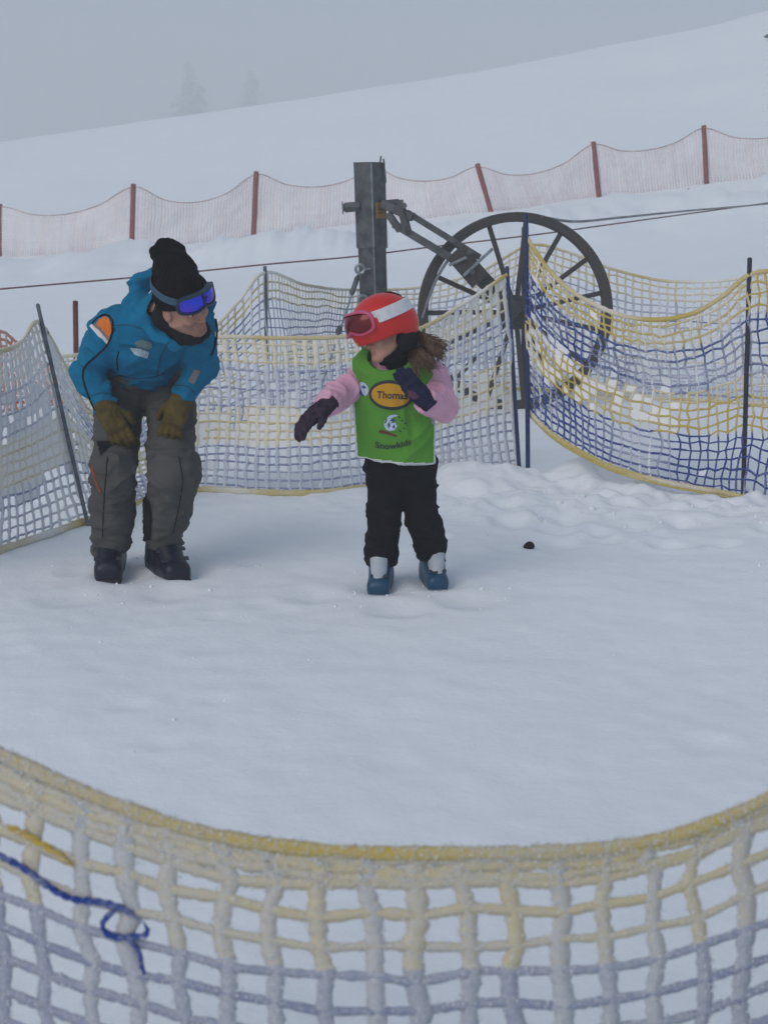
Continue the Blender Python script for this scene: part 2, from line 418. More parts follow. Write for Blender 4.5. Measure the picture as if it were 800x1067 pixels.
M_BLUEPOLE = mat('blue_pole_plastic', (.012, .026, .095), .45, var=.25, vscale=40)
M_NAVYPOLE = mat('dark_pole_plastic', (.018, .024, .045), .5, var=.3, vscale=40)
M_GREYPOLE = mat('worn_grey_pole', (.10, .12, .15), .6, var=.3, vscale=30)
M_REDPOLE = mat('weathered_red_post', (.22, .05, .04), .7, var=.3, vscale=25, bump=.2)
def pole(parent, base, top, r, m, name='pole'):
    b, t = np.array(base, float), np.array(top, float); d = (t - b) / np.linalg.norm(t - b); mb = MB()
    pts = [b - d * .25, b, b + (t - b) * .5, t - d * .006, t]; mb.tube(pts, [r, r, r * .97, r * .95, r * .55], 12)
    o = mb.build(name, m, parent, smooth=True)
    return o
def pix(rows_):                                    # (px, py, Y) triples to points
    return [at(*r) for r in rows_]

# --- the net closest to the camera, hung across the near side of the ring
f0 = thing('safety_net', (0, 1.55, 0), 'wide white-crusted net across the near edge of the ring, yellow rope on top', 'net', None)
tp = pix([(-330, 600, 1.74), (-130, 722, 1.62), (0, 785, 1.56), (100, 830, 1.53), (200, 864, 1.51), (300, 882, 1.50), (400, 889, 1.50), (500, 889, 1.50), (600, 887, 1.51), (700, 872, 1.53), (800, 833, 1.56), (930, 770, 1.63), (1120, 655, 1.76)])
bt = [np.array([p[0] * 1.02, p[1] + .04, 0.0]) for p in tp]
H0 = float(np.mean([p[2] for p in tp]))
vl = np.array([0, .0105, .021, .0315, .042, .082, .127] + [.125 + .046 * k for k in range(1, 19)]) / H0; vl = vl[vl < .985]; vl = np.append(vl, 1)
_t = dict(TINT); TINT.update(y=np.array((.70, .64, .47)), b=np.array((.54, .565, .61)))
SURF0, L0, HH0 = netting(f0, tp, bt, cell=.057, vlist=vl, sub=12, vw=.0130, hw=.0077, thick=.0018, sides=6, frost_v=.70, frost_h=.45, tint=.55, tint_h=.8, wave=.018, jitter=.085,
        seed=3, rough_w=.22, rope_r=.0085, rope_frost=.20, patch=.3, nsc=.0065, m=M_NETF, hmul=[1.05] * 5 + [1.0] * (len(vl) - 5))
# rime needles and crust standing off the cords of that net
M_RIME = mat('rime', (.70, .71, .72), .9, spec=.1)
def rime_crust(parent, src, count, seed, ring):
    me = src.data; n = len(me.vertices); co = np.zeros(n * 3); me.vertices.foreach_get('co', co); co = co.reshape(-1, 3) + root_of(src)
    nr = np.zeros(n * 3); me.vertices.foreach_get('normal', nr); nr = nr.reshape(-1, 3); ca = np.zeros(n * 4); me.color_attributes['cord'].data.foreach_get('color', ca); ca = ca.reshape(-1, 4)
    rg = np.random.default_rng(seed); ok = np.nonzero(co[:, 2] > .35)[0]; k = rg.choice(ok, count); jit = rg.normal(size=(count, 3))
    d = nr[k] * 1.0 + jit * .55; d /= np.linalg.norm(d, axis=1)[:, None]; L = rg.uniform(.0015, .0048, count)[:, None]
    e = np.cross(d, rg.normal(size=(count, 3))); e /= np.linalg.norm(e, axis=1)[:, None] + 1e-9; e2 = np.cross(d, e); k2 = np.where(k + ring < n, k + ring, k); k2 = np.where(np.linalg.norm(co[k2] - co[k], axis=1) < .03, k2, k)
    b = co[k] + (co[k2] - co[k]) * rg.uniform(0, 1, (count, 1)) + jit * .0016; w = rg.uniform(.0006, .0016, count)[:, None]
    V = np.stack([b - e * w, b + e * w * .5 + e2 * w * .9, b + e * w * .5 - e2 * w * .9, b + d * L], 1).reshape(-1, 3); i = np.arange(count)[:, None] * 4
    F = np.concatenate([i + np.array([0, 1, 3]), i + np.array([1, 2, 3]), i + np.array([2, 0, 3])], 0)
    o = mesh_np('rime_crust', V, F, [M_RIME], parent, False, kind='stuff')
rime_crust(f0, [q for q in f0.children if q.name.startswith('netting')][0], 60000, 2, 6)
rime_crust(f0, [q for q in f0.children if q.name.startswith('top_rope')][0], 7000, 4, 8)
TINT.update(_t)
for (a, b) in ((tp[0], bt[0]), (tp[-1], bt[-1])):
    pole(f0, b, a + np.array([0, 0, .08]), .014, M_BLUEPOLE)
# bare ends of blue and yellow cord where the rime has fallen off
_uu, _vv = np.meshgrid(np.linspace(0, L0, 700), np.linspace(0, .5, 260), indexing='ij'); _P0, _N0 = SURF0(_uu, _vv)
_rel = _P0 - CAM; _dep = _rel[..., 1] * cp - _rel[..., 2] * sp
_PX = 400 + FPX * _rel[..., 0] / _dep; _PY = 533.5 - FPX * (_rel[..., 1] * sp + _rel[..., 2] * cp) / _dep
def on_net(px, py):
    k = np.unravel_index(np.argmin((_PX - px) ** 2 + (_PY - py) ** 2), _PX.shape); return _uu[k], _vv[k]
def loose(parent, pts, r, col, off=.006):
    q = np.array([on_net(*p) for p in pts]); K2 = catmull(np.concatenate([q, np.zeros((len(q), 1))], 1), 60)
    K, N = SURF0(K2[:, 0], K2[:, 1]); K = K + N * off
    t = np.linspace(0, 1, 60); ph = t * np.linalg.norm(np.diff(K, axis=0), axis=1).sum() / .03 * 6.28
    P = np.stack([K + r * .55 * q_ * np.stack([0 * t, np.sin(ph), np.cos(ph)], 1) for q_ in (1, -1)]); NN = np.stack([N, N])
    ru = r * .66 * (1 + .25 * noise3((P / .005).reshape(-1, 3))).reshape(2, 60) * np.clip(np.minimum(t, 1 - t) * 10, .2, 1)[None]
    v, f = strands(P, NN, ru, ru, 8); o = mesh_np('bare_cord', v, f, [M_NETF], parent); cord_attr(o.data, np.tile(col, (len(v), 1)), np.repeat((.12 + .35 * noise3((P / .02).reshape(-1, 3))), 8))
    return o
BR = np.array((.018, .055, .28))
loose(f0, [(-60, 858), (-20, 878), (0, 888), (26, 902), (52, 920), (76, 934), (104, 937), (128, 944), (152, 960)], .0040, BR)
loose(f0, [(126, 943), (113, 953), (109, 964), (118, 973), (135, 974), (156, 970), (152, 960)], .0038, BR)
loose(f0, [(135, 974), (146, 990), (150, 1003), (153, 1012)], .0036, BR)
loose(f0, [(8, 858), (28, 868), (52, 882), (80, 900)], .0040, np.array((.52, .36, .04)))

# --- net that runs from the left, round behind the man and the child, to the blue pole
f1 = thing('safety_net', (-.9, 7.7, 0), 'frosted yellow and blue net standing behind the man and the child', 'net', None)
g = ground
tops = [at(-150, 375, 5.7), at(-60, 372, 6.1), at(0, 366, 6.55), at(22, 356, 6.8), at(41, 336, 7.03), at(70, 383, 7.35), at(98, 432, 7.6), at(140, 425, 7.75), at(180, 380, 7.85), at(216, 353, 7.88),
        at(290, 352, 7.82), at(350, 351, 7.82), at(430, 344, 8.05), at(480, 318, 8.25), at(528, 286, 8.48)]
bots = [g(-150, 620), g(-60, 597), g(0, 577), g(45, 562), g(92, 546), g(118, 536), g(140, 528), g(165, 521), g(185, 516), g(215, 513), g(290, 517), g(350, 515), g(430, 503), g(480, 495), g(540, 490)]
netting(f1, tops, bots, cell=.058, rows=19, sub=4, vw=.0195, hw=.0084, thick=.004, sides=4, frostfn=lambda u, v: .35 * (u < 1.75), frost_v=.45, frost_h=.22, wave=.03, seed=11, brope=(.020, .22), fill=.24, jitter=.06, tint=.75,
        fillfn=lambda u, v: np.where(u < 1.75, .50, 0) * np.where((v > .05) & (v < .76), 1, -.6) + .42 * ((v > .42) & (v < .68)) - .5 * (v > .84) + .22 * (u > 3.7), rough_w=.35, rope_r=.012, rope_frost=.45, patch=.4)
pole(f1, g(92, 549), at(39, 316, 7.02), .0105, M_GREYPOLE)
pole(f1, g(541, 492), at(528, 277, 8.5), .0125, M_BLUEPOLE)

# --- outer net behind the wheel
f2 = thing('safety_net', (0, 10, 0), 'net behind the wheel and the steel post', 'net', None)
tops = [at(60, 372, 9.0), at(140, 362, 9.3), at(215, 345, 9.65), at(247, 316, 9.85), at(276, 284, 10.0), at(320, 297, 10.9), at(370, 302, 11.9), at(440, 299, 12.2), at(500, 283, 12.1), at(550, 256, 11.9), at(590, 262, 11.8), at(640, 281, 11.6), at(700, 293, 11.4), at(770, 290, 11.2), at(850, 270, 11.0), at(960, 250, 10.8)]
def under(p, dz=0.0): return np.array([p[0], p[1] + .05, terrain(p[0], p[1]) + dz])
bots = [under(p) for p in tops]
netting(f2, tops, bots, cell=.068, rows=18, sub=2, vw=.0115, hw=.0075, thick=.004, sides=4, frost_v=.55, frost_h=.36, wave=.03, seed=23, jitter=.06, tint=.5, rough_w=.25, rope_r=.012, rope_frost=.5, patch=.3)
pole(f2, under(tops[4]), at(276, 277, 10.0), .0135, M_GREYPOLE)
pole(f2, under(tops[9]), at(547, 236, 11.9), .03, M_NAVYPOLE)
pole(f2, under(tops[15]), tops[15] + np.array([0, 0, .08]), .0135, M_NAVYPOLE)
pole(f2, under(tops[14]), at(850, 258, 11.0), .0135, M_NAVYPOLE)

# --- right hand net, strongly coloured
f3 = thing('safety_net', (1.6, 8, 0), 'sagging bright yellow and blue net at the right of the wheel', 'net', None)
tops = [at(549, 248, 8.25), at(572, 281, 8.2), at(600, 306, 8.1), at(640, 326, 8.0), at(680, 333, 7.92), at(720, 327, 7.83), at(752, 309, 7.76), at(779, 287, 7.70), at(806, 282, 7.66), at(860, 285, 7.5), at(930, 250, 7.35)]
bots = [at(551, 432, 8.2), at(575, 456, 8.08), at(602, 473, 7.95), at(640, 491, 7.82), at(690, 505, 7.75), at(730, 513, 7.72), at(756, 518, 7.7), at(775, 523, 7.66), at(806, 532, 7.6), at(860, 548, 7.4), at(930, 562, 7.2)]
netting(f3, tops, bots, cell=.050, rows=21, sub=3, vw=.0078, hw=.0082, thick=.004, sides=4, frost_v=.36, frost_h=.06, wave=.10, seed=37, fill=.08, fillfn=lambda u, v: .55 * (u < 1.0) * (v < .75) + .35 * ((v > .43) & (v < .66)), rough_w=.25, rope_r=.014, rope_frost=.10, patch=.55)
pole(f3, g(550, 503), at(548, 222, 8.26), .0135, M_BLUEPOLE)
pole(f3, g(774, 520), at(781, 268, 7.7), .0135, M_NAVYPOLE)
pole(f3, g(925, 560), at(930, 245, 7.3), .0135, M_NAVYPOLE)

# --- far fence of pale mesh on red posts
OR = np.array((.74, .58, .56))
posts = [(0, 268, 0, 212), (137, 262, 139, 191), (264, 246, 267, 178), (388, 232, 390, 172), (512, 223, 497, 170), (624, 207, 618, 147), (736, 193, 733, 130), (864, 180, 860, 118), (990, 166, 988, 104), (1118, 152, 1115, 90)]
posts.insert(0, (-134, 276, -136, 214))
fb = [g(p[0], p[1]) for p in posts]; ft = [at(p[2], p[3], fb[i][1]) for i, p in enumerate(posts)]
f4 = thing('snow_fence', fb[3], 'long pale mesh fence on red posts across the slope', 'fence', None)
tops, bots = [], []
for i in range(len(fb)):
    tops.append(ft[i] - np.array([0, 0, .06])); bots.append(fb[i])
    if i < len(fb) - 1:
        for k in (.25, .5, .75):
            t = ft[i] * (1 - k) + ft[i + 1] * k; b = fb[i] * (1 - k) + fb[i + 1] * k
            sag = (.3, .34, .42, .30, .26, .34, .26, .3, .3, .3)[i]
            t = t - np.array([0, 0, .06 + sag * 4 * k * (1 - k)]); tops.append(t); bots.append(b - np.array([0, 0, .03]))
netting(f4, tops, bots, cell=.062, rows=20, sub=2, vw=.0235, hw=.010, thick=.003, sides=4, frost_v=.80, frost_h=.80, wave=.04, jitter=.05, seed=51, rough_w=.1, patch=.3,
        colour=lambda d, H: np.tile(OR, (*np.shape(d), 1)), ropes=False, m=M_NETP)
tr = MB(); tr.tube(catmull(tops, 260), .012, 6); o = tr.build('top_rope', mat('faded_orange_rope', (.45, .34, .33), .9, var=.3, vscale=3), f4, True)
for i in range(len(fb)): pole(f4, fb[i], ft[i], .052, M_REDPOLE, 'post')

# --- orange net and its short post beyond the left net
pb = g(80, 420); ptop = at(78.5, 313, pb[1])
f5 = thing('snow_fence', pb, 'short orange net with one brown post behind the left end of the frosted net', 'fence', None)
tops = [at(-200, 330, pb[1] - 1.2), at(-60, 335, pb[1] - .8), at(0, 345, pb[1] - .4), at(12, 352, pb[1] - .3), at(40, 376, pb[1] - .15), at(78, 384, pb[1])]
bots = [np.array([p[0], p[1], terrain(p[0], p[1])]) for p in tops]
netting(f5, tops, bots, cell=.06, rows=12, sub=2, vw=.014, hw=.014, thick=.004, frost_v=.25, frost_h=.2, wave=.04, seed=61, colour=lambda d, H: np.tile(np.array((.55, .16, .05)), (*np.shape(d), 1)), ropes=False, patch=.4)
pole(f5, pb, ptop, .022, mat('brown_post', (.12, .035, .025), .8, var=.3), 'post')

# ------------------------------------------------------------------ drag lift return: steel post, arm and bull wheel
M_STEEL = mat('dull_galvanised_steel', (.085, .093, .098), .55, .3, var=.32, vscale=14, bump=.08, bscale=60)
M_STEELD = mat('dark_painted_steel', (.044, .047, .046), .6, .2, vscale=7, col2=(.060, .053, .046), bump=.08, bscale=60)
M_ZINC = mat('bright_zinc', (.26, .28, .30), .4, .7, var=.2, vscale=20)
M_STICK = mat('faded_yellow_plate', (.36, .20, .03), .6, var=.2, vscale=50)
M_PRINT = mat('brown_print', (.20, .085, .02), .7, var=.25, vscale=60)
SY = 11.0
st_base = at(393, 429, SY); st_base[2] = float(terrain(st_base[0], SY))
st = thing('drag_lift_pulley', st_base, 'grey steel lift post with an arm holding a big spoked wheel', 'lift pulley')
lean = np.array([-.031, 0, 1.0]); lean /= np.linalg.norm(lean)
def on_post(z): return st_base + lean * ((z - st_base[2]) / lean[2])
def square_tube(z0, z1, w, rot, name, cap=True, wall=None):
    mb = MB(); c, s = math.cos(R(rot)), math.sin(R(rot)); b = w * .06; h = w / 2
    sec = [(-h + b, -h), (h - b, -h), (h, -h + b), (h, h - b), (h - b, h), (-h + b, h), (-h, h - b), (-h, -h + b)]
    vs = []
    for z in (z0, z1):
        o = on_post(z)
        for (i, j) in sec: vs.append(o + np.array([i * c - j * s, i * s + j * c, 0]))
    f = [(q, (q + 1) % 8, 8 + (q + 1) % 8, 8 + q) for q in range(8)] + [tuple(range(8))[::-1], tuple(range(8, 16))]
    mb.add(vs, f); return mb.build(name, M_STEEL, st)
ROT = 52
square_tube(-.4, 1.33, .158, ROT, 'post')
square_tube(1.24, 1.868, .176, ROT, 'upper_sleeve')
# bright strips along the near corner, modelled in place of its edge highlight
ca, sa = math.cos(R(ROT)), math.sin(R(ROT))
def corner(z, w):   # nearest corner (towards the camera)
    h = w / 2; best = min([(i * ca - j * sa, i * sa + j * ca) for i in (-h, h) for j in (-h, h)], key=lambda q: q[1])
    return on_post(z) + np.array([best[0], best[1], 0])
w_ = MB(); w_.tube([corner(1.25, .172), corner(1.86, .172)], .007, 6); w_.tube([corner(.0, .154), corner(1.24, .154)], .006, 6); w_.build('edge_highlight', M_ZINC, st, True)
tp_ = MB(); tp_.beam(at(395, 176, 11.02), at(397, 162, 11.02), .02, .012); tp_.beam(at(402, 190, 10.98), at(399.5, 165, 10.98), .018, .012); tp_.build('lifting_lug', M_STEEL, st)
# cross bolt
b0, b1 = at(359, 216, 10.96), at(407, 212, 10.98); ax = (b1 - b0) / np.linalg.norm(b1 - b0)
cb = MB(); cb.tube([b0, b0 + ax * .11], .042, 6); cb.tube([b0 - ax * .012, b0 + ax * .02], .027, 12); cb.tube([b0 + ax * .02, b1], .016, 10); cb.tube([b1 - ax * .06, b1 + ax * .06], .036, 6); cb.tube([b1 + ax * .06, b1 + ax * .095], .024, 12)
cb.build('cross_bolt', M_STEEL, st)
cr = MB(); cr.tube([b0 - ax * .02, b0 - ax * .011], .046, 16); cr.build('washer', M_ZINC, st)
# faded plate on the near right face
nf = np.array([math.cos(R(ROT - 90)), math.sin(R(ROT - 90)), 0]); tf = np.array([-nf[1], nf[0], 0])     # right-facing side
pc = on_post(at(393, 219, 10.9)[2]) + nf * .0885
ctr_s = MB(); ctr_s.beam(pc - tf * .056, pc + tf * .056, .006, .118, (0, 0, 1), .001); plate = ctr_s.build('notice_plate', M_STICK, st)
pm = MB()
for k, (w2, z2) in enumerate(((.06, .034), (.075, .008), (.07, -.018))):
    c_ = pc + nf * .0042 + np.array([0, 0, z2]); pm.beam(c_ - tf * w2 / 2, c_ + tf * w2 / 2, .002, .009, (0, 0, 1), .0005)
pm.build('faded_print', M_PRINT, plate)
# arm: two bars to a fork block that carries the wheel's axle
WC = at(537, 325, 11.05)
ar = MB()
p_up0, p_up1 = at(424, 221, 10.88), at(500, 268, 10.84)
p_lo0, p_lo1 = at(410, 233, 10.85), at(484, 277, 10.80)
ar.beam(p_up0, p_up1, .05, .045); ar.beam(p_lo0, p_lo1, .055, .055)
ar.beam(at(398, 212, 10.95), at(430, 226, 10.87), .07, .06); ar.beam(at(404, 222, 10.86), at(417, 240, 10.84), .06, .05)
ar.beam(at(417, 212, 10.88), at(425, 243, 10.84), .05, .05)
ar.build('arm', M_STEEL, st)
fk = MB(); fk.beam(at(474, 262, 10.80), at(500, 292, 10.80), .16, .14, (0, 1, 0)); fk.beam(at(492, 280, 10.84), WC + np.array([0, -.16, 0]), .12, .10, (0, 1, 0)); fk.build('axle_fork', M_STEELD, st)
tie = MB(); tie.beam(at(483, 287, 10.70), at(513, 259, 10.74), .022, .03, (0, 1, 0)); tie.beam(at(468, 276, 10.74), at(486, 268, 10.70), .022, .022, (0, 1, 0)); tie.build('tie_bar', M_ZINC, st)
for q in ((421, 214, 10.83), (489, 262, 10.74), (492, 283, 10.70), (424, 238, 10.80)):
    c_ = at(*q); bz = MB(); bz.tube([c_ + np.array([0, -.03, 0]), c_ + np.array([0, .03, 0])], .022, 6); bz.build('bolt', M_STEEL, st)
# wheel: rope groove rim, hub and fifteen spokes
axw = np.array([.10, -1.0, .04]); axw /= np.linalg.norm(axw)
wheel = thing('wheel', WC - st_base, None, None); wheel.parent = st
RW = .742
wb = MB(); wb.lathe(WC, axw, [(RW, -.045), (RW + .006, -.038), (RW - .028, -.012), (RW - .028, .012), (RW + .006, .038), (RW, .045), (RW - .060, .045), (RW - .066, .038), (RW - .056, .0), (RW - .066, -.038), (RW - .060, -.045)], 96)
wb.build('rim', M_STEELD, wheel, True)
hb = MB(); hb.lathe(WC, axw, [(.02, -.10), (.085, -.10), (.09, -.06), (.13, -.05), (.13, .05), (.09, .06), (.085, .13), (.02, .13)], 32); hb.build('hub', M_STEELD, wheel, True)
u = np.cross(axw, [0, 0, 1.0]); u /= np.linalg.norm(u); w2 = np.cross(u, axw)
if u[0] < 0: u = -u
for k in range(15):
    a = R(12 + 24 * k); d = u * math.cos(a) + w2 * math.sin(a) * (1 if w2[2] > 0 else -1)
    s_ = MB(); s_.beam(WC + d * .11, WC + d * (RW - .05), .036, .026, axw); s_.build('spoke', M_STEELD, wheel)
# grey hose tied along the rim
hp = MB(); hp.tube(catmull([at(473, 268, 10.86), at(466, 272, 10.84), at(455, 290, 10.86), at(446, 312, 10.9), at(440, 330, 10.94), at(436, 345, 11.0)], 24), .012, 8); hp.build('hose', M_ZINC, st, True)
# eye bolts and the bracing cable
for q in ((375, 280, 10.9), (378, 312, 10.9)):
    eb = MB(); c_ = at(*q); t_ = np.linspace(0, 2 * math.pi, 17)[:-1]
    eb.tube([c_ + np.array([math.cos(a) * .033, .0, math.sin(a) * .033]) for a in t_], .011, 8, closed=True)
    eb.tube([c_ + np.array([.03, 0, 0]), c_ + np.array([.10, .03, 0])], .012, 8)
    eb.build('eye_bolt', M_ZINC, st, True)
gb = g(318, 446)
gw = thing('guy_cable', gb, 'thin steel bracing cable slanting from the post down behind the net', 'cable')
c0 = at(374, 284, 10.89); a_ = MB(); a_.tube([c0, gb - np.array([0, 0, .05])], .008, 8); a_.build('cable', M_ZINC, gw, True)
tb = MB(); e = (gb - c0) / np.linalg.norm(gb - c0)
tb.tube([c0 + e * .02, c0 + e * .05, c0 + e * .18, c0 + e * .2], [.008, .02, .02, .008], 8); tb.build('cable_clamp', M_STEEL, gw, True); tb = MB(); tb.tube([c0 + e * .47, c0 + e * .49, c0 + e * .53, c0 + e * .55], [.008, .022, .022, .008], 8); tb.build('turnbuckle', M_STEEL, gw, True)

# ------------------------------------------------------------------ ropes on the snow behind
M_REDROPE = mat('dull_red_rope', (.13, .05, .05), .8, var=.35, vscale=4)
M_HAUL = mat('grey_haul_rope', (.22, .23, .24), .7, var=.35, vscale=3)
rp = [(-420, 328, 13.5), (-240, 320, 14.2), (-60, 307, 15), (0, 301, 15.2), (160, 287, 15.8), (280, 275, 16.4), (370, 267, 16.9), (450, 257, 17.4), (560, 244, 18.2), (640, 233, 19), (720, 222, 20), (800, 211, 21), (900, 197, 22), (1060, 174, 24.5), (1240, 146, 27.5), (1420, 118, 31)]
P = [at(*q) for q in rp]
m_ = MB(); m_.tube(catmull(P, 200), .009, 8); o = m_.build('rope', M_REDROPE, None, True); tag(o, 'thin dark red rope stretched across the whole slope behind the nets', 'rope')
hr0 = WC + np.array([.18, 0, RW - .03])
hp_ = [hr0, at(600, 230.5, 11.6), at(650, 226, 13.2), at(720, 219, 16), at(800, 212, 20), at(900, 201, 25), at(1060, 181, 29), at(1240, 152, 34), at(1420, 118, 40)]
m_ = MB(); m_.tube(catmull(hp_, 160), .0105, 8); o = m_.build('rope', M_HAUL, None, True); tag(o, 'thick grey haul rope leaving the top of the wheel to the right', 'rope')

# ------------------------------------------------------------------ snow covered firs beyond the crest
M_FIR = mat('rimed_needles', (.28, .30, .31), .9, var=.3, vscale=.5, col2=(.58, .60, .62))
M_BARK = mat('fir_bark', (.06, .045, .035), .9, var=.3, bump=.4)
def fir(x, y, h, seed, label, wid=.23):
    rg = np.random.default_rng(seed); z0 = float(terrain(x, y)) - .3
    t = thing('fir_tree', (x, y, z0), label, 'tree', 'firs in the fog beyond the crest')
    tr = MB(); tr.tube([(x, y, z0), (x + .05, y, z0 + h * .5), (x, y, z0 + h * .97)], [h * .022, h * .012, .015], 8); tr.build('trunk', M_BARK, t, True)
    vs, fs, n = [], [], 0
    nl = int(h * 1.1)
    for k in range(nl):
        f = (k + rg.uniform(-.3, .3)) / nl; z = z0 + h * (.06 + .93 * f); rad = h * wid * (1 - f) ** .85 * rg.uniform(.6, 1.15) + .08
        nb = int(7 + 9 * (1 - f))
        for q in range(nb):
            a = rg.uniform(0, 6.283); L = rad * rg.uniform(.55, 1.12); d = np.array([math.cos(a), math.sin(a), 0])
            m = max(3, int(L / .6))
            for i in range(m):
                s_ = (i + rg.uniform(.2, .9)) / m; c = np.array([x, y, z]) + d * L * s_ + np.array([0, 0, -L * .42 * s_ ** 1.6 + rg.normal() * .04])
                for _ in range(3):
                    e1 = rg.normal(size=3); e1 /= np.linalg.norm(e1); e2 = np.cross(e1, rg.normal(size=3)); e2 /= np.linalg.norm(e2) + 1e-9
                    r1, r2 = rg.uniform(.4, .8), rg.uniform(.2, .42); cc = c + rg.normal(size=3) * .3
                    vs += [cc - e1 * r1, cc + e2 * r2, cc + e1 * r1, cc - e2 * r2]; fs.append((n, n + 1, n + 2, n + 3)); n += 4
    mesh_np('crown', vs, np.array(fs), [M_FIR], t, smooth=False)
def place_fir(px, Y, toppy, seed, label, wid=.2):
    p = at(px, toppy, Y); z0 = float(terrain(p[0], Y)) - .3
    fir(p[0], Y, p[2] - z0, seed, label, wid)
place_fir(197, 315, 62, 1, 'faint rimed fir rising beyond the crest, clearest and tallest in the fog', .44)
place_fir(262, 345, 72, 2, 'fainter fir just right of the clearest one beyond the crest', .42)
#place_fir(385, 390, 50, 3, 'ghostly fir almost lost in fog above the steel post', .3)

# ------------------------------------------------------------------ small things lying on the snow
def lump(name, c, r, sq, seed, m, label, cat):
    bm = bmesh.new(); bmesh.ops.create_icosphere(bm, subdivisions=4, radius=1)
    V = np.array([v.co[:] for v in bm.verts]); F = np.array([[v.index for v in f.verts] for f in bm.faces]); bm.free()
    V = V * (1 + .28 * fbm(V * 1.6 + seed, 3))[:, None] * np.array(sq) * r + c
    o = mesh_np(name, V, F, [m], None, True, origin=c); tag(o, label, cat); return o
pb_ = g(551, 571); pb_[2] = GZ(pb_[0], pb_[1]) + .012
lump('clod', pb_, .026, (1.0, .8, .75), 4, mat('black_soil', (.006, .006, .006), .9, bump=.4), 'small black clod on the bare snow to the right of the child', 'clod')
def stick(pts, r, label):
    P = catmull([at(*q) for q in pts], 30); m = MB(); m.tube(P, np.interp(np.linspace(0, 1, 30), [0, .3, .6, 1], [r * .4, r, r * 1.4, r * .7]), 8)
    o = m.build('branch', mat('wet_wood', (.035, .03, .028), .9, bump=.4), None, True); tag(o, label, 'branch')
yb = g(730, 198)[1]
stick([(716, 197, yb), (724, 200, yb), (731, 197.5, yb), (740, 196, yb)], .05, 'dark broken branch lying on snow at the foot of a red fence post')
yc = 52
stick([(796, 38, yc), (801, 37.5, yc), (812, 40, yc)], .06, 'tiny dark branch on the white slope near the upper right corner')

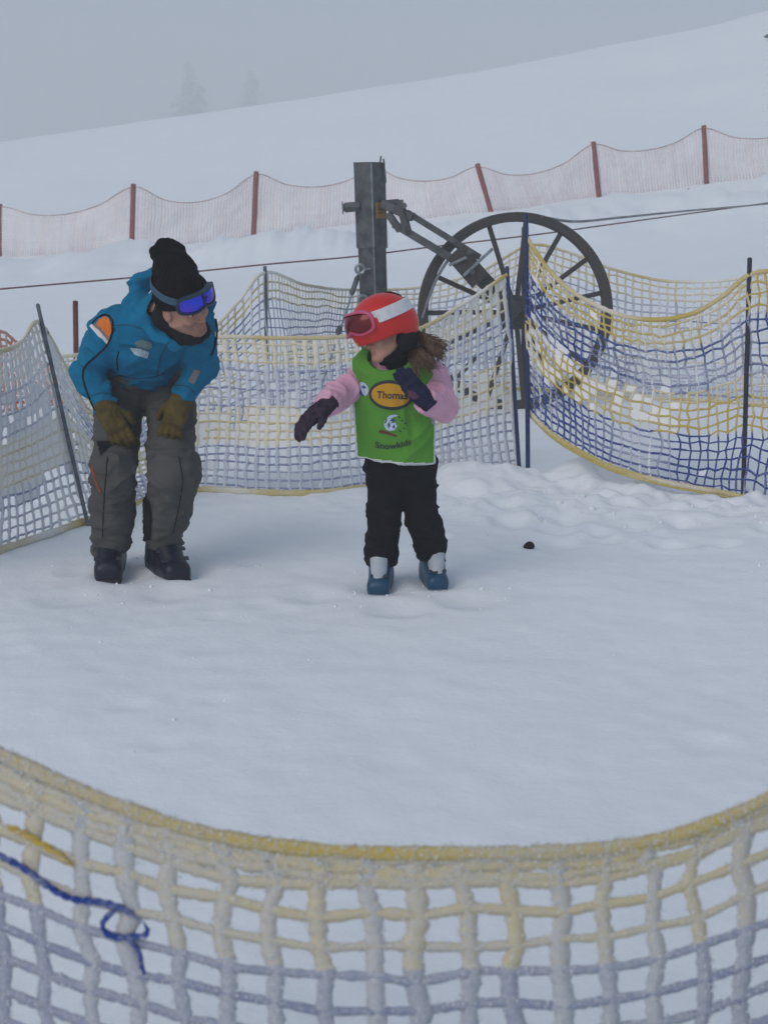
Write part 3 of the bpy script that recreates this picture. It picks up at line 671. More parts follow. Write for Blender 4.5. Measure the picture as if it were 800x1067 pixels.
# ------------------------------------------------------------------ soft modelling: distance fields meshed as one continuous surface
def V3(*a): return np.array(a, float)
def unit(v): v = np.asarray(v, float); return v / (np.linalg.norm(v) + 1e-12)
class Field:
    def __init__(s, lo, hi, res, fine=None, fres=None):
        """grid from lo to hi at res; optional fine box (lo, hi) sampled at fres"""
        ax = []
        for k in range(3):
            if fine is None: ax.append(np.arange(lo[k], hi[k] + res, res)); continue
            a, b = fine[0][k], fine[1][k]
            ax.append(np.concatenate([np.arange(lo[k], a, res), np.arange(a, b, fres), np.arange(b, hi[k] + res, res)]))
        s.ax = ax; s.F = np.full([len(a) for a in ax], .5)
    def sl(s, lo, hi, m):
        r = []
        for k in range(3):
            i0 = np.searchsorted(s.ax[k], lo[k] - m); i1 = np.searchsorted(s.ax[k], hi[k] + m); r.append(slice(max(0, i0), max(i1, i0 + 1)))
        return tuple(r)
    def op(s, lo, hi, fn, k, mode, m=None):
        m = m if m is not None else max(.06, 2 * k)
        sl = s.sl(np.asarray(lo), np.asarray(hi), m)
        X, Y, Z = np.meshgrid(s.ax[0][sl[0]], s.ax[1][sl[1]], s.ax[2][sl[2]], indexing='ij')
        if X.size == 0: return
        P = np.stack([X, Y, Z], -1); d = fn(P); A = s.F[sl]
        if mode == 'add':
            h = np.clip(.5 + .5 * (A - d) / k, 0, 1); s.F[sl] = A + (d - A) * h - k * h * (1 - h)
        else:                                      # subtract
            d = -d; h = np.clip(.5 - .5 * (A - d) / k, 0, 1); s.F[sl] = A + (d - A) * h + k * h * (1 - h)
    def cone(s, a, b, ra, rb, k=.02, flat=None, planes=(), mode='add'):
        a, b = np.asarray(a, float), np.asarray(b, float); ab = b - a; L2 = ab.dot(ab) + 1e-12
        def fn(P):
            q = P - a; h = np.clip((q @ ab) / L2, 0, 1); q = q - h[..., None] * ab
            if flat is not None:
                n, f = unit(flat[0]), flat[1]; q = q + ((q @ n) * (1 / f - 1))[..., None] * n
            d = np.linalg.norm(q, axis=-1) - (ra + (rb - ra) * h)
            if flat is not None: d = d * min(1, flat[1] * 1.15)
            for (pp, pn) in planes: d = np.maximum(d, (P - pp) @ unit(pn))
            return d
        R_ = max(ra, rb); s.op(np.minimum(a, b) - R_, np.maximum(a, b) + R_, fn, k, mode)
    def chain(s, pts, rs, k=.015, **kw):
        for i in range(len(pts) - 1): s.cone(pts[i], pts[i + 1], rs[i], rs[i + 1], k, **kw)
    def ell(s, c, rad, fr=np.eye(3), k=.02, planes=(), mode='add'):
        c = np.asarray(c, float); rad = np.asarray(rad, float)
        def fn(P):
            q = (P - c) @ np.asarray(fr).T; k0 = np.linalg.norm(q / rad, axis=-1); k1 = np.linalg.norm(q / rad ** 2, axis=-1) + 1e-9
            d = k0 * (k0 - 1) / k1
            for (pp, pn) in planes: d = np.maximum(d, (P - pp) @ unit(pn))
            return d
        R_ = rad.max(); s.op(c - R_, c + R_, fn, k, mode)
    def box(s, c, half, fr=np.eye(3), rd=.01, k=.01, planes=(), mode='add'):
        c = np.asarray(c, float); half = np.asarray(half, float)
        def fn(P):
            q = np.abs((P - c) @ np.asarray(fr).T) - (half - rd)
            d = np.linalg.norm(np.maximum(q, 0), axis=-1) + np.minimum(q.max(-1), 0) - rd
            for (pp, pn) in planes: d = np.maximum(d, (P - pp) @ unit(pn))
            return d
        R_ = np.linalg.norm(half); s.op(c - R_, c + R_, fn, k, mode)
    def cut(s, p, n):
        X, Y, Z = np.meshgrid(*s.ax, indexing='ij'); d = (np.stack([X, Y, Z], -1) - np.asarray(p)) @ unit(n); s.F = np.maximum(s.F, d)
    def mesh(s):
        F = s.F.copy()
        for k in range(3):
            F = np.moveaxis(F, k, 0); F[0] = F[-1] = .5; F = np.moveaxis(F, 0, k)
        ins = F < 0; nx, ny, nz = F.shape
        ca = np.zeros((nx - 1, ny - 1, nz - 1), int)
        for i in (0, 1):
            for j in (0, 1):
                for k in (0, 1): ca += ins[i:nx - 1 + i, j:ny - 1 + j, k:nz - 1 + k]
        act = (ca > 0) & (ca < 8); ids = np.full(act.shape, -1); ii, jj, kk = np.nonzero(act); ids[ii, jj, kk] = np.arange(len(ii))
        S = np.zeros((len(ii), 3)); N = np.zeros(len(ii)); base = np.stack([ii, jj, kk], 1)
        X = s.ax
        for a in range(3):
            o1, o2 = [q for q in range(3) if q != a]
            for u in (0, 1):
                for v in (0, 1):
                    p = base.copy(); p[:, o1] += u; p[:, o2] += v; q = p.copy(); q[:, a] += 1
                    f0, f1 = F[p[:, 0], p[:, 1], p[:, 2]], F[q[:, 0], q[:, 1], q[:, 2]]; m = (f0 < 0) != (f1 < 0)
                    t = np.where(m, f0 / np.where(m, f0 - f1, 1), 0)
                    co = np.stack([X[w][p[:, w]] for w in range(3)], 1); co[:, a] += t * (X[a][q[:, a]] - X[a][p[:, a]])
                    S += co * m[:, None]; N += m
        Vt = S / N[:, None]; Q = []
        for a in range(3):
            o1, o2 = (a + 1) % 3, (a + 2) % 3
            A = np.moveaxis(ins, (a, o1, o2), (0, 1, 2)); I = np.moveaxis(ids, (a, o1, o2), (0, 1, 2))
            ch = A[:-1] != A[1:]; ch[:, 0] = False; ch[:, :, 0] = False; ch[:, -1] = False; ch[:, :, -1] = False
            e, f, g_ = np.nonzero(ch); q = np.stack([I[e, f - 1, g_ - 1], I[e, f, g_ - 1], I[e, f, g_], I[e, f - 1, g_]], 1)
            fl = ~A[e, f, g_]; q[fl] = q[fl][:, ::-1]; Q.append(q)
        Q = np.concatenate(Q); Q = Q[(Q >= 0).all(1)]
        return Vt, Q
def vnormals(V, Q):
    n = np.cross(V[Q[:, 2]] - V[Q[:, 0]], V[Q[:, 3]] - V[Q[:, 1]]); N = np.zeros_like(V)
    for k in range(4): np.add.at(N, Q[:, k], n)
    return N / (np.linalg.norm(N, axis=1)[:, None] + 1e-12)
def relax(V, Q, it=2, f=.5):
    for _ in range(it):
        S = np.zeros_like(V); c = np.zeros(len(V))
        for a, b in ((0, 1), (1, 2), (2, 3), (3, 0)):
            np.add.at(S, Q[:, a], V[Q[:, b]]); np.add.at(S, Q[:, b], V[Q[:, a]]); np.add.at(c, Q[:, a], 1); np.add.at(c, Q[:, b], 1)
        V = V + f * (S / np.maximum(c, 1)[:, None] - V)
    return V
def cloth(V, Q, amp, fr=(9, 9, 20), seed=0, fine=.25, mask=None):
    """folds pushed along the normals"""
    N = vnormals(V, Q); p = V * np.array(fr) + seed
    w = p + 1.1 * np.stack([fbm(p * .6 + 3, 2), fbm(p * .6 + 11, 2), fbm(p * .6 + 23, 2)], 1)
    d = (1.7 * (1 - np.abs(noise3(w))) ** 3 - .75) * .9 + .5 * noise3(w * 1.9 + 5) + fine * noise3(w * 4.1 + 9)
    if mask is not None: d = d * mask
    return V + N * (amp * d)[:, None]
def soft(name, fld, mats, parent=None, fold=0, fr=(9, 9, 20), seed=0, it=2, origin=None, pick=None, mask=None):
    V, Q = fld.mesh(); V = relax(V, Q, it, .5)
    if fold: V = cloth(V, Q, fold, fr, seed, mask=mask(V) if mask else None)
    mi = pick(V[Q].mean(1), V, Q) if pick else None
    o = mesh_np(name, V, Q, mats if isinstance(mats, (list, tuple)) else [mats], parent, True, mi, origin)
    o_bvh[o.name] = BVHTree.FromPolygons([tuple(v) for v in V], [tuple(q) for q in Q.tolist()])
    return o
o_bvh = {}
def shoot(o, px, py):
    d = Vector(ray(px, py)).normalized(); h, n, i, t = o_bvh[o.name].ray_cast(Vector(CAM), d)
    return (np.array(h), np.array(n)) if h is not None else (None, None)
def refine_poly(poly, size):
    bm = bmesh.new(); vs = [bm.verts.new((x, y, 0)) for x, y in poly]; bm.faces.new(vs); bmesh.ops.triangulate(bm, faces=bm.faces)
    for _ in range(5):
        es = [e for e in bm.edges if e.calc_length() > size]
        if not es: break
        bmesh.ops.subdivide_edges(bm, edges=es, cuts=1); bmesh.ops.triangulate(bm, faces=bm.faces)
    V = [(v.co.x, v.co.y) for v in bm.verts]; bm.verts.index_update(); Fc = [tuple(v.index for v in f.verts) for f in bm.faces]; bm.free()
    return V, Fc
def patch(name, on, V, F, m, parent, lift=.003):
    """flat print wrapped onto the cloth of object 'on': V are sight lines to it"""
    pts, ok = [], []
    for (x, y) in V:
        h, n = shoot(on, x, y)
        if h is None: pts.append(V3(0, 0, 0)); ok.append(False); continue
        if n.dot(ray(x, y)) > 0: n = -n
        pts.append(h + n * lift); ok.append(True)
    P = np.array(pts); keep = []
    for f in F:
        if not all(ok[i] for i in f): continue
        q = P[list(f)]
        if max(np.linalg.norm(q[i] - q[i - 1]) for i in range(len(f))) > .08: continue
        keep.append(f)
    if not keep: return None
    used = sorted({i for f in keep for i in f}); mp = {u: i for i, u in enumerate(used)}
    return mesh_np(name, P[used], [tuple(mp[i] for i in f) for f in keep], [m], parent, True)
def print_poly(name, on, poly, m, parent, lift=.003, size=2.5):
    V, F = refine_poly(poly, size); return patch(name, on, V, F, m, parent, lift)
def oval(cx, cy, rx, ry, n=32, rot=0):
    c, s = math.cos(rot), math.sin(rot)
    return [(cx + rx * math.cos(a) * c - ry * math.sin(a) * s, cy + rx * math.cos(a) * s + ry * math.sin(a) * c) for a in np.linspace(0, 2 * math.pi, n, endpoint=False)]
def piping(name, on, pts, r, m, parent, lift=.002):
    K = catmull(np.array(pts, float), 8 * len(pts)); P = []
    for (x, y) in K:
        h, n = shoot(on, x, y)
        if h is not None: P.append(h + (n if n.dot(ray(x, y)) < 0 else -n) * lift)
    if len(P) < 3: return None
    mb = MB(); mb.tube(P, r, 6); return mb.build(name, m, parent, True)
def lettering(name, on, text, cx, cy, w, h, m, parent, rot=0, arc=0, lift=.004, bold=.012):
    cu = bpy.data.curves.new('lettering', 'FONT'); cu.body = text; cu.align_x = 'CENTER'; cu.align_y = 'CENTER'; cu.resolution_u = 3; cu.offset = bold
    t = bpy.data.objects.new('lettering_tmp', cu); C.objects.link(t); dg = bpy.context.evaluated_depsgraph_get()
    me = bpy.data.meshes.new_from_object(t.evaluated_get(dg)); bpy.data.objects.remove(t); bpy.data.curves.remove(cu)
    co = np.array([v.co[:] for v in me.vertices]); F = [tuple(p.vertices) for p in me.polygons]; bpy.data.meshes.remove(me)
    co[:, 0] -= (co[:, 0].min() + co[:, 0].max()) / 2; co[:, 1] -= (co[:, 1].min() + co[:, 1].max()) / 2
    X = co[:, 0] / np.ptp(co[:, 0]) * w; Y = -co[:, 1] / np.ptp(co[:, 1]) * h + arc * (1 - (2 * X / w) ** 2)
    c, s = math.cos(rot), math.sin(rot)
    return patch(name, on, list(zip(cx + X * c - Y * s, cy + X * s + Y * c)), F, m, parent, lift)

def head_frame(yaw, pitch, roll):
    """rows: side, forward, up. yaw 0 looks at the camera (-Y), positive yaw to +X; pitch positive looks down"""
    y, p, r = R(yaw), R(pitch), R(roll); f0 = V3(math.sin(y), -math.cos(y), 0)
    f = f0 * math.cos(p) + V3(0, 0, -math.sin(p)); up = f0 * math.sin(p) + V3(0, 0, math.cos(p)); sd = np.cross(f, up)
    up2 = up * math.cos(r) + sd * math.sin(r); sd2 = np.cross(f, up2)
    return np.stack([sd2, f, up2])
def head_prims(F, hc, fr, s):
    """skull, jaw, brow, nose, lips, chin, ears in head-local metres"""
    W = lambda x, y, z: hc + (x * fr[0] + y * fr[1] + z * fr[2]) * s
    F.ell(W(0, -.012, .03), V3(.077, .098, .096) * s, fr, .012); F.ell(W(0, .022, -.045), V3(.062, .072, .080) * s, fr, .02)
    for q in (-1, 1): F.cone(W(q * .058, .0, -.055), W(q * .02, .078, -.098), .022 * s, .018 * s, .02)
    F.ell(W(0, .082, -.100), V3(.021, .017, .016) * s, fr, .015)
    for q in (-1, 1): F.ell(W(q * .040, .068, -.028), V3(.024, .022, .022) * s, fr, .014)
    F.cone(W(-.036, .083, .020), W(.036, .083, .020), .011 * s, .011 * s, .012)
    for q in (-1, 1): F.ell(W(q * .032, .098, .002), V3(.018, .014, .010) * s, fr, .008, mode='sub')
    F.cone(W(0, .092, .006), W(0, .109, -.034), .0070 * s, .0100 * s, .012)
    for q in (-1, 1): F.ell(W(q * .0105, .098, -.037), V3(.0075, .009, .006) * s, fr, .005)
    F.cone(W(-.020, .088, -.064), W(.020, .088, -.064), .0055 * s, .0055 * s, .006); F.cone(W(0, .093, -.063), W(0, .094, -.065), .006 * s, .006 * s, .006)
    F.cone(W(-.017, .087, -.075), W(.017, .087, -.075), .0065 * s, .0065 * s, .006)
    F.cone(W(-.022, .098, -.0695), W(.022, .098, -.0695), .0022 * s, .0022 * s, .003, mode='sub')
    for q in (-1, 1):
        F.ell(W(q * .080, -.008, -.012), V3(.010, .022, .033) * s, fr, .008); F.ell(W(q * .090, -.002, -.010), V3(.006, .012, .018) * s, fr, .005, mode='sub')
def eyes(parent, hc, fr, s, iris):
    W = lambda x, y, z: hc + (x * fr[0] + y * fr[1] + z * fr[2]) * s
    for q in (-1, 1):
        c = W(q * .032, .0765, .0); m = MB(); ax = unit(fr[1] - .35 * fr[2])
        m.lathe(c, ax, [(.0122 * s * math.cos(a), .0122 * s * math.sin(a)) for a in np.linspace(-1.55, 1.55, 12)], 20); o = m.build('eye', M_EYE, parent, True)
        k = MB(); k.lathe(c, ax, [(.0001, .0131 * s), (.0058 * s, .0116 * s), (.0058 * s, .0105 * s), (.0001, .0105 * s)], 16); k.build('iris', iris, o, True)
def hand_prims(F, wrist, d, pn, ts, s, fat=1.0, curl=(.5, .6, .7, .8), spread=.05, thumb=.6, cuff=None, k=.006):
    """wrist, finger direction d, palm normal pn (towards what is held), thumb side ts: palm, four jointed fingers, thumb"""
    d = unit(d); pn = unit(pn - d * np.dot(pn, d)); sd = unit(np.cross(d, pn)); sd = sd if np.dot(sd, ts) > 0 else -sd
    fr = np.stack([sd, d, pn]); P = wrist + d * .048 * s
    F.box(P, V3(.040, .050, .015 * fat) * s, fr, .013 * s, k)
    F.cone(wrist - d * .01 * s, wrist + d * .03 * s, .027 * s * fat, .03 * s * fat, k * 2, flat=(pn, .75))
    L = (.068, .078, .073, .056); off = (.030, .010, -.010, -.029)
    for q in range(4):
        r = (.0095, .0100, .0096, .0085)[q] * s * fat; a = P + d * .046 * s + sd * off[q] * s; c = curl[q]
        dq = unit(d + sd * spread * (1.5 - q))
        d1 = unit(dq * math.cos(c * .5) + pn * math.sin(c * .5)); b = a + d1 * L[q] * .48 * s
        d2 = unit(dq * math.cos(c * 1.2) + pn * math.sin(c * 1.2)); e = b + d2 * L[q] * .32 * s
        d3 = unit(dq * math.cos(c * 1.7) + pn * math.sin(c * 1.7)); g_ = e + d3 * L[q] * .25 * s
        F.cone(a - d * .015 * s, b, r * 1.08, r, .003); F.cone(b, e, r, r * .95, .002); F.cone(e, g_, r * .95, r * .82, .002)
    t0 = wrist + d * .025 * s + sd * .030 * s; t1 = t0 + unit(d * .75 + sd * thumb + pn * .25) * .042 * s; t2 = t1 + unit(d + sd * thumb * .35 + pn * .35) * .032 * s
    F.cone(t0, t1, .0145 * s * fat, .0115 * s * fat, .006); F.cone(t1, t2, .0115 * s * fat, .0092 * s * fat, .002)
    if cuff: F.cone(wrist - d * cuff, wrist + d * .012 * s, .029 * s * fat, .031 * s * fat, k, planes=[(wrist - d * cuff, -d)], flat=(pn, .85))
def strap_band(name, hc, fr, R_, zc, h, az0, az1, thick, m, parent, tilt=0, n=40):
    """band round a head between azimuths (deg, 0 = forward); R_(az) gives its radius"""
    vs, fs = [], []
    for i in range(n):
        a = R(az0 + (az1 - az0) * i / (n - 1)); z = zc + tilt * (1 - math.cos(a)) / 2
        for (dr, dz) in ((0, -h / 2), (thick, -h / 2 + .002), (thick, h / 2 - .002), (0, h / 2)):
            q = R_(a, z + dz) + dr; vs.append(hc + fr[0] * math.sin(a) * q + fr[1] * math.cos(a) * q + fr[2] * (z + dz))
    for i in range(n - 1):
        for q in range(4): fs.append((i * 4 + q, i * 4 + (q + 1) % 4, (i + 1) * 4 + (q + 1) % 4, (i + 1) * 4 + q))
    fs += [(0, 1, 2, 3), tuple((n - 1) * 4 + q for q in (3, 2, 1, 0))]
    mb = MB(); mb.add(vs, fs); return mb.build(name, m, parent, True)
def goggle(hc, fr, R_, zc, s, parent, m_frame, m_lens, m_strap, strap_h, strap_tilt=0, wide=52, split=False):
    """frame ring, curved lens and strap: the frame is a rounded rectangle on a cylinder with a notch for the nose"""
    def outline(kx, kz, n=72):
        o = []
        for t in np.linspace(0, 2 * math.pi, n, endpoint=False):
            c, s_ = math.cos(t), math.sin(t); a = R(wide) * kx * np.sign(c) * abs(c) ** .55; z = .043 * s * kz * np.sign(s_) * abs(s_) ** .6
            if s_ < 0: z += .017 * s * math.exp(-(a / R(11)) ** 2)
            z -= .006 * s * (abs(a) / R(wide)) ** 2
            o.append((a, z))
        return o
    def pt(a, z, r): q = R_(a, zc + z) + r; return hc + fr[0] * math.sin(a) * q + fr[1] * math.cos(a) * q + fr[2] * (zc + z)
    out, inn = outline(1, 1), outline(.89, .82); n = len(out); vs, fs = [], []
    for i in range(n):
        (a, z), (b, y) = out[i], inn[i]
        vs += [pt(a, z, .002), pt(a, z, .020 * s), pt(a * .96 + b * .04, z * .96 + y * .04, .026 * s), pt(a * .3 + b * .7, z * .3 + y * .7, .028 * s), pt(b, y, .022 * s), pt(b, y, .004)]
    for i in range(n):
        j = (i + 1) % n
        for q in range(6): fs.append((i * 6 + q, i * 6 + (q + 1) % 6, j * 6 + (q + 1) % 6, j * 6 + q))
    g_ = MB(); g_.add(vs, fs); go = g_.build('goggles', m_frame, parent, True)
    lv, lf = [], []; rings = (1.03, .75, .5, .25)
    for k in rings:
        for i in range(n): b, y = inn[i]; lv.append(pt(b * k, y * k, .020 * s + .006 * s * (1 - k * k)))
    lv.append(pt(0, 0, .0265 * s))
    for k in range(3):
        for i in range(n): j = (i + 1) % n; lf.append((k * n + i, k * n + j, (k + 1) * n + j, (k + 1) * n + i))
    for i in range(n): lf.append((3 * n + i, 3 * n + (i + 1) % n, 4 * n))
    le = MB(); le.add(lv, lf); le.build('lens', m_lens, go, True)
    if split:
        sb = MB(); sb.tube([pt(R(3), z, .0285 * s) for z in np.linspace(-.020, .034, 8) * s], .004 * s, 8); sb.build('nose_bridge', m_frame, go, True)
    strap_band('strap', hc, fr, R_, zc, strap_h, wide - 4, 360 - wide + 4, .004, m_strap, go, strap_tilt, 60)
    return go

M_SKIN = mat('skin', (.43, .225, .16), .55, var=.06, vscale=60, bump=.1, bscale=400)
M_STUB = mat('stubbled_skin', (.30, .165, .122), .65, var=.2, vscale=300, bump=.15, bscale=500)
M_LIP = mat('lip', (.36, .15, .13), .5)
M_EYE = mat('eye_white', (.65, .62, .58), .25)
M_IRIS = mat('brown_iris', (.03, .018, .01), .2)

# ------------------------------------------------------------------ the man, bent forward with his hands on his knees
def build_man():
    root = g(148, 598); root[2] = 0
    PC = at(150, 398, 6.32); HA, HB = at(124, 410, 6.28), at(177, 407, 6.28); KA, KB = at(118, 492, 5.99), at(179, 490, 5.99)
    AA, AB = at(115, 572, 6.19), at(169, 570, 6.17)
    SA, SB = at(114, 346, 6.01), at(203, 341, 5.92); EA, EB = at(92, 388, 6.12), at(209, 379, 6.08); WA, WB = at(110, 424, 6.02), at(189, 416, 6.02)
    CH, NB = at(152, 350, 6.03), at(171, 325, 5.88); WS = at(146, 384, 6.22)
    HC = at(190, 317, 5.74); fr = head_frame(55, 16, 23); t = unit(CH - WS); tn = unit(np.cross(V3(1, 0, 0), t))
    hand = lambda W, ts: dict(wrist=W, ts=ts)
    # ---- body
    B = Field((-1.75, 5.45, -.02), (-.55, 6.55, 1.42), .012, ((-1.0, 5.52, 1.0), (-.68, 5.92, 1.40)), .0045)
    B.cone(PC, CH, .115, .135, .04, flat=(tn, .7)); B.cone(CH, NB, .13, .07, .04, flat=(tn, .75)); B.cone(SA, SB, .055, .055, .04)
    for (S, E, W) in ((SA, EA, WA), (SB, EB, WB)):
        B.cone(S, E, .052, .040, .02); B.cone(E, W, .040, .028, .02)
    for (H, K, A) in ((HA, KA, AA), (HB, KB, AB)):
        B.cone(H, K, .078, .056, .03); B.cone(K, A, .054, .038, .02); fd = V3(.02, -.16, 0) if H is HA else V3(.07, -.13, 0); B.cone(A - fd * .2 + V3(0, 0, -.03), A + fd * .8 + V3(0, 0, -.065), .036, .026, .02)
    B.cone(NB, HC - fr[2] * .05 - fr[1] * .02, .062, .056, .03)
    head_prims(B, HC, fr, 1.0)
    def pick(c, V, Q):
        q = (c - HC) @ fr.T; m = np.zeros(len(c), int)
        st = (q[:, 2] < -.045 - .25 * np.clip(.05 - q[:, 1], 0, .1) + .012 * np.sin(q[:, 0] * 60)) & (q[:, 2] > -.135) & (q[:, 1] > .005)
        up_ = (np.abs(q[:, 0]) < .026) & (q[:, 2] < -.046) & (q[:, 1] > .07)
        m[st | up_] = 1
        lip = (np.abs(q[:, 0]) < .02) & (q[:, 2] < -.061) & (q[:, 2] > -.079) & (q[:, 1] > .086); m[lip] = 2
        return m
    man = soft('person', B, [M_SKIN, M_STUB, M_LIP], None, 0, origin=root, pick=pick, it=1)
    tag(man, 'adult in blue ski jacket and tall black beanie bending with gloved hands on knees', 'person')
    eyes(man, HC, fr, 1.0, M_IRIS)
    # brows
    for q in (-1, 1):
        b = MB(); b.tube([HC + fr.T @ V3(q * x, y, z) for x, y, z in ((.012, .0945, .022), (.028, .094, .027), (.046, .083, .022))], [.003, .0045, .002], 6); b.build('eyebrow', M_HAIRD, man, True)
    # ---- trousers
    T = Field((-1.70, 5.70, .02), (-.60, 6.62, 1.05), .0085)
    hemA, hemB = at(116, 572, 6.17), at(170, 567, 6.15)
    T.cone(HA + V3(.02, .02, .03), HB + V3(-.02, .02, .03), .128, .128, .05); T.cone(PC, WS, .14, .14, .05, flat=(tn, .8))
    T.cone(HA, KA, .106, .090, .03); T.cone(HB, KB, .106, .100, .03)
    T.cone(KA, KA * .5 + AA * .5 + V3(0, .0, 0), .090, .092, .03); T.cone(KA * .5 + AA * .5, hemA + V3(0, 0, -.02), .092, .084, .03, planes=[(hemA + V3(0, 0, -.015), (0.1, 0, -1))])
    T.cone(KB + V3(.01, 0, 0), KB * .45 + AB * .55, .108, .094, .03); T.cone(KB * .45 + AB * .55, hemB + V3(0, 0, -.02), .094, .080, .03, planes=[(hemB + V3(0, 0, -.015), (0, 0, -1))])
    tr = soft('trousers', T, M_PANTS, man, .0115, (8, 8, 15), 4)
    # ---- jacket
    J = Field((-1.80, 5.60, .62), (-.55, 6.55, 1.36), .0075)
    hp, hn = at(146, 394, 6.24), -t
    J.cone(PC + t * .02 + V3(-.01, 0, 0), CH, .150, .160, .04, flat=(tn, .78), planes=[(WS - t * .045, -t)]); J.cone(CH, NB, .160, .105, .05, flat=(tn, .8))
    J.cone(SA, SB, .082, .080, .06)
    for (S, E, W, q) in ((SA, EA, WA, 0), (SB, EB, WB, 1)):
        e = unit(W - E); J.cone(S, E, .081, .066, .03); J.cone(E, W, .066, .052, .025, planes=[(W - e * .005, e)])
    # hood lying behind the neck, standing collar
    hood = [at(144, 338, 5.88), at(139, 313, 5.95), at(146, 294, 6.02), at(164, 287, 6.06), at(188, 290, 6.03), at(208, 300, 5.99), at(217, 318, 5.92)]
    J.chain(hood, [.022, .036, .040, .040, .038, .034, .022], .03)
    col = [at(149, 318, 5.86), at(152, 334, 5.80), at(164, 349, 5.76), at(182, 357, 5.74), at(200, 353, 5.75), at(210, 340, 5.79)]
    J.chain(col, [.020, .022, .022, .020, .020, .020], .02)
    nk = HC - fr[2] * .09
    J.cone(NB - t * .02, HC - fr[1] * .01 - fr[2] * .04, .086, .108, .012, mode='sub')
    def dark(c, V, Q):
        return np.zeros(len(c), int)
    jk = soft('jacket', J, [M_JACKET], man, .013, (8, 8, 13), 2)
    # neck warmer
    N_ = Field((-1.15, 5.50, .95), (-.60, 6.05, 1.28), .006)
    N_.cone(NB - t * .03, HC - fr[2] * .085 - fr[1] * .012, .088, .076, .02); N_.ell(HC - fr[2] * .105 + fr[1] * .022, (.070, .068, .030), fr, .02)
    N_.ell(HC - fr[2] * .050 - fr[1] * .050, (.098, .075, .075), fr, .02); N_.ell(HC - fr[2] * .12 + fr[1] * .03 , (.084, .074, .036), fr, .02)
    nw = soft('neck_warmer', N_, M_BLACK, man, .004, (20, 20, 40), 3)
    # ---- beanie
    Hh = Field((-1.15, 5.45, 1.1), (-.60, 6.1, 1.52), .0055)
    top = at(174, 264, 5.80); mid = at(182, 283, 5.765)
    brim = [(HC + fr[2] * .028 + fr[1] * .10, -fr[2] - .35 * fr[1] * 0)]
    Hh.ell(HC + fr[2] * .035 - fr[1] * .010, (.096, .115, .098), fr, .02, planes=[(HC + fr[2] * .018, -fr[2] + .25 * fr[1])])
    Hh.cone(HC + fr[2] * .07 - fr[1] * .01, mid, .096, .082, .03); Hh.cone(mid, top, .082, .062, .03, flat=(V3(0, 1, 0), .85))
    Hh.ell(at(166, 262, 5.8), (.036, .04, .020), np.eye(3), .02); Hh.ell(at(183, 259, 5.8), (.036, .04, .024), np.eye(3), .02)
    soft('beanie', Hh, M_KNIT, man, .004, (18, 18, 26), 8)
    hr = Field((-1.15, 5.45, 1.05), (-.60, 6.1, 1.4), .006); hr.ell(HC + fr[2] * .012 - fr[1] * .03, (.084, .088, .06), fr, .01, planes=[(HC + fr[1] * .03, fr[1])]); soft('hair', hr, M_HAIRD, man, .004, (60, 60, 15), 2)
    Rg = lambda a, z: math.sqrt(1 / ((math.sin(a) / .099) ** 2 + (math.cos(a) / (.112 if math.cos(a) > 0 else .128)) ** 2)) + .003 - .1 * max(0, z - .05)
    goggle(HC, fr, Rg, .066, .92, man, M_GOGF, M_LENSB, M_STRAPB, .030, .03, 54, True)
    # ---- gloves resting above the knees
    for (W, E, tip, ts, H, K) in ((WA, EA, (126, 456), V3(1, 0, .6), HA, KA), (WB, EB, (180, 445), V3(-1, 0, .6), HB, KB)):
        th = unit(K - H); pn = unit(V3(0, .75, -.62)); tgt = at(tip[0], tip[1], 6.0)
        G = Field(W - .26, W + .26, .0048)
        d = unit(tgt - W); d = unit(d - .15 * pn)
        hand_prims(G, W + d * .005, d, pn, ts, 1.15, 1.32, (.6, .7, .85, 1.0), .10, .7, cuff=.03, k=.008)
        soft('glove', G, M_OLIVE, man, .003, (26, 26, 26), 6, it=1)
    # ---- ski boots
    for (A, toe, mB) in ((AA, (.12, -.99), M_BOOTN), (AB, (.46, -.88), M_BOOTN)):
        d = unit(V3(toe[0], toe[1], 0)); sd = V3(-d[1], d[0], 0); up = V3(0, 0, 1); fr_ = np.stack([d, sd, up])
        heel = V3(A[0], A[1], 0) - d * .085; o = heel + d * .15; gz = GZ(o[0], o[1]) - .022; o[2] = gz
        Bt = Field(o - V3(.26, .26, .03), o + V3(.26, .26, .34), .0055)
        Bt.box(o + d * .0 + up * .056, (.158, .060, .046), fr_, .034, .01); Bt.box(o + d * -.06 + up * .085, (.088, .060, .07), fr_, .04, .02)
        Bt.cone(o + d * .095 + up * .072, o - d * .02 + up * .15, .052, .064, .02)
        Bt.cone(o - d * .085 + up * .09, o - d * .060 + up * .27, .066, .074, .02, planes=[(o + up * .265, up)])
        bo = soft('ski_boot', Bt, mB, man, 0)
        s_ = Field(o - V3(.26, .26, .04), o + V3(.26, .26, .1), .006); s_.box(o + up * .016, (.162, .054, .018), fr_, .008, .005); s_.box(o - d * .13 + up * .012, (.03, .04, .022), fr_, .006, .004); soft('boot_sole', s_, M_SOLE, bo, 0)
        for (f, z, w) in ((.090, .100, .060), (.040, .132, .063), (-.005, .182, .070)):
            bk = MB(); c = o + d * (f + .012) + up * (z + .012); bk.beam(c - sd * w, c + sd * w, .020, .009, unit(up + d * .6), .002); b_ = bk.build('buckle', M_BUCK, bo)
    # ---- prints, piping and vents
    print_poly('sleeve_badge', jk, [(97.5, 341), (103, 333), (109, 329.5), (114, 332), (116.5, 339), (116, 347), (113, 355)], M_ORANGE, jk)
    print_poly('white_stripe', jk, [(93.5, 340), (96.5, 337), (114, 356), (112, 359)], M_WHITE, jk, .004)
    print_poly('grey_stripe', jk, [(98, 338.5), (99.5, 337), (115, 352), (114, 355)], M_GREYP, jk, .0042)
